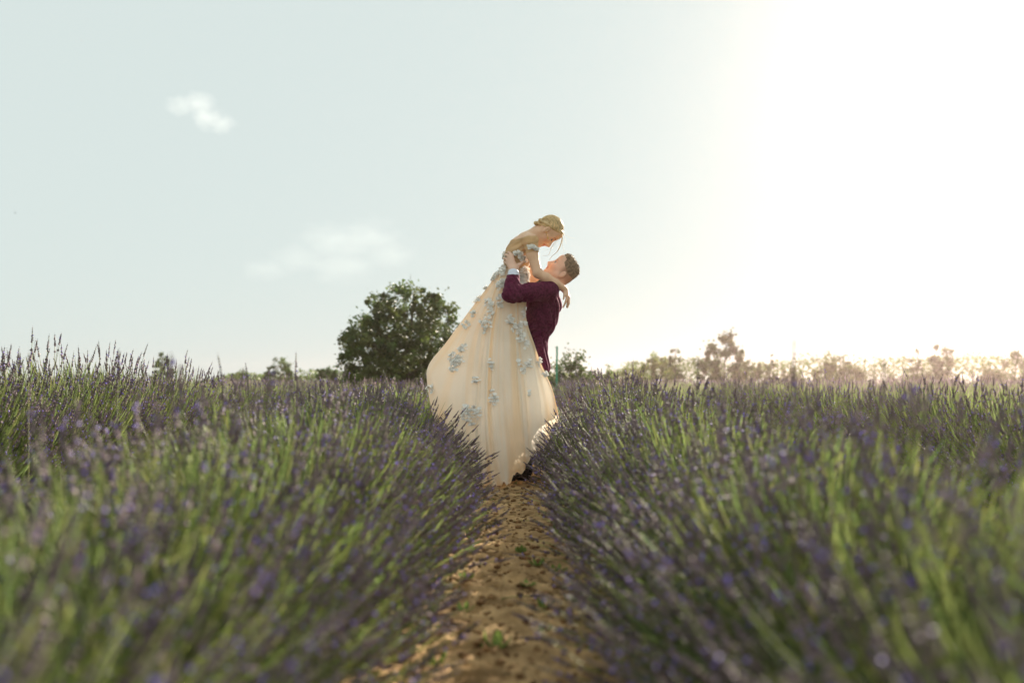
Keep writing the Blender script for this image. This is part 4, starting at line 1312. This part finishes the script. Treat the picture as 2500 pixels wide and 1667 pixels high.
# ------------------------------------------------------------------ weeds and fallen sprigs on the path
def weed(px, py, size, n, label, up=.8, seed=0):
    d = CAM_Z * F_PX / (py - 930); x = at(px, d)
    z = path_z(np.array([x]), np.array([d]))[0] - .004
    gg = np.random.default_rng(seed + int(px))
    root = empty("weed", (x, d, z)); tag(root, label, "weed", "small weeds on the dirt path")
    root.rotation_euler = (0, 0, gg.uniform(0, 6))
    for k in range(n):
        a = k * 2.4 + gg.uniform(-.3, .3); tilt = gg.uniform(.5, 1.2) * up
        L = size * .75 * gg.uniform(.7, 1.2); W = L * gg.uniform(.16, .26)
        d_ = np.array((math.cos(a) * math.cos(tilt), math.sin(a) * math.cos(tilt), math.sin(tilt))); s = np.array((-math.sin(a), math.cos(a), 0)); 
        nrm = np.cross(d_, s)
        V, Fc = [], []
        for (q, w_, b) in ((0, .15, 0), (.35, .8, .06), (.7, 1.0, .05), (.9, .6, -.03), (1.0, .05, -.1)):
            c = d_ * L * q + nrm * -b * L
            V += [c + s * W * w_ - nrm * W * .25 * w_, c, c - s * W * w_ - nrm * W * .25 * w_]
        for r_ in range(4):
            for e in range(2): Fc.append((r_ * 3 + e, r_ * 3 + e + 1, r_ * 3 + e + 4, r_ * 3 + e + 3))
        mb = MB(); mb.add(V, Fc)
        link("leaf", mb.mesh("leaf", [M['weed']]), root)
for w in [(1194, 1181, .07, 6, "bright green weed at the hem of the cream gown", 1.0),
          (1225, 1186, .04, 5, "tiny weed between the gown hem and the black shoe"),
          (1258, 1190, .035, 5, "tiny weed just below the black shoe"),
          (1155, 1330, .085, 4, "upright broad leaf weed on the left edge of the path", 1.25),
          (1156, 1208, .04, 5, "small weed at the lavender edge left below the gown"),
          (1205, 1228, .045, 6, "low weed in the middle of the path nearest the couple"),
          (1270, 1362, .05, 12, "grassy tuft growing on a clod in the middle of the path", 1.1),
          (1362, 1330, .10, 4, "tall broad leaf weed on the right edge of the path", 1.3),
          (1392, 1318, .10, 3, "right one of the two tall broad leaf weeds at the lavender", 1.3),
          (1312, 1392, .055, 8, "grey green spreading weed right of the grassy tuft", .5),
          (1360, 1400, .06, 8, "grey green rosette right of the path's middle", .5),
          (1150, 1365, .05, 6, "small yellowish weed left of the grassy tuft", .8),
          (1120, 1362, .05, 6, "small weed touching the left lavender beside the path", .8),
          (1140, 1428, .05, 7, "yellow green weed on the left half of the path", .7),
          (1124, 1450, .045, 6, "low yellow green weed at the left path edge", .6),
          (1290, 1447, .055, 9, "flat creeping weed in the path's middle", .3),
          (1332, 1505, .055, 6, "bright weed on the right half of the path", .7),
          (1398, 1487, .05, 6, "small pale weed near the right lavender", .7),
          (1330, 1555, .045, 6, "pale seedling on the path right of centre", .7),
          (1164, 1552, .045, 6, "pale seedling on the path left of centre", .7),
          (1132, 1512, .05, 7, "dull green weed on the left of the path", .6),
          (1208, 1600, .075, 5, "large pale leaf weed low in the middle of the path", .9),
          (1185, 1598, .04, 4, "small weed left of the large pale leaf weed", .9),
          (1060, 1640, .06, 6, "weed at the lower left end of the path", .7),
          (1420, 1600, .05, 6, "weed at the lower right end of the path", .7)]:
    weed(*w)

def sprig(px, py, ang, label, seed):
    d = CAM_Z * F_PX / (py - 930); x = at(px, d)
    z = path_z(np.array([x]), np.array([d]))[0]
    s_, k_ = MB(), MB()
    c, s = math.cos(ang), math.sin(ang)
    p0 = np.array([(-.09 * c, -.09 * s, .012)]); p2 = np.array([(.09 * c, .09 * s, .014)]); p1 = np.array([(.01 * s, -.01 * c, .03)])
    stalks(p0, p1, p2, np.array([.09]), s_, k_, seed, whorls=11, fl=.35)
    root = empty("fallen_sprig", (x, d, z)); tag(root, label, "lavender sprig", "fallen lavender sprigs on the path")
    link("stem", s_.mesh("stem", [M['stem']], attr='tint'), root)
    link("flower_spike", k_.mesh("flower_spike", [M['calyx'], M['floret']], smooth=False, attr='tint'), root)["kind"] = "stuff"
for a in [(1287, 1484, 0.1, "fallen lavender sprig lying across the middle of the path", 1), (1325, 1605, 2.4, "fallen lavender sprig low on the right of the path", 2),
          (1280, 1225, -.9, "fallen lavender sprig below the man's shoe", 3), (1285, 1250, -1.0, "second fallen lavender sprig below the man's shoe", 4),
          (1290, 1285, -.5, "fallen lavender sprig right of the path's middle behind the grassy tuft", 5), (1480, 1520, -.6, "fallen lavender sprig at the right lavender edge", 6),
          (1065, 1565, .5, "fallen lavender sprig at the left lavender edge", 7)]:
    sprig(*a)

# ------------------------------------------------------------------ birds
def bird(px, py, d, span, label, rot):
    x, z = at(px, d), hz(py, d)
    mb = MB()
    mb.add(*tube(np.array([(-.5, 0, 0), (-.3, 0, .02), (0, 0, .03), (.3, 0, .02), (.5, 0, .02)]) * span * .5, np.array((.02, .07, .1, .06, .01)) * span, 7), 0)
    for sd in (-1, 1):
        mb.add(np.array([(-.12, 0, .05), (.16, 0, .05), (.10, sd * .30, .17), (-.08, sd * .28, .17), (-.06, sd * .62, .08), (-.10, sd * .62, .08)]) * span, [(0, 1, 2, 3), (3, 2, 4, 5)])
    o = link("bird", mb.mesh("bird", [M['black']]), None, (x, d, z)); o.rotation_euler = (0, .2, rot)
    tag(o, label, "bird", "tiny birds in the sky")
bird(37, 520, 70, .22, "tiny dark bird in the sky near the left edge", .4)
bird(795, 629, 90, .14, "tiny dark bird in the sky above the round tree", 1.2)
bird(2180, 794, 75, .14, "tiny dark bird in the sky above the twin trees", -.6)
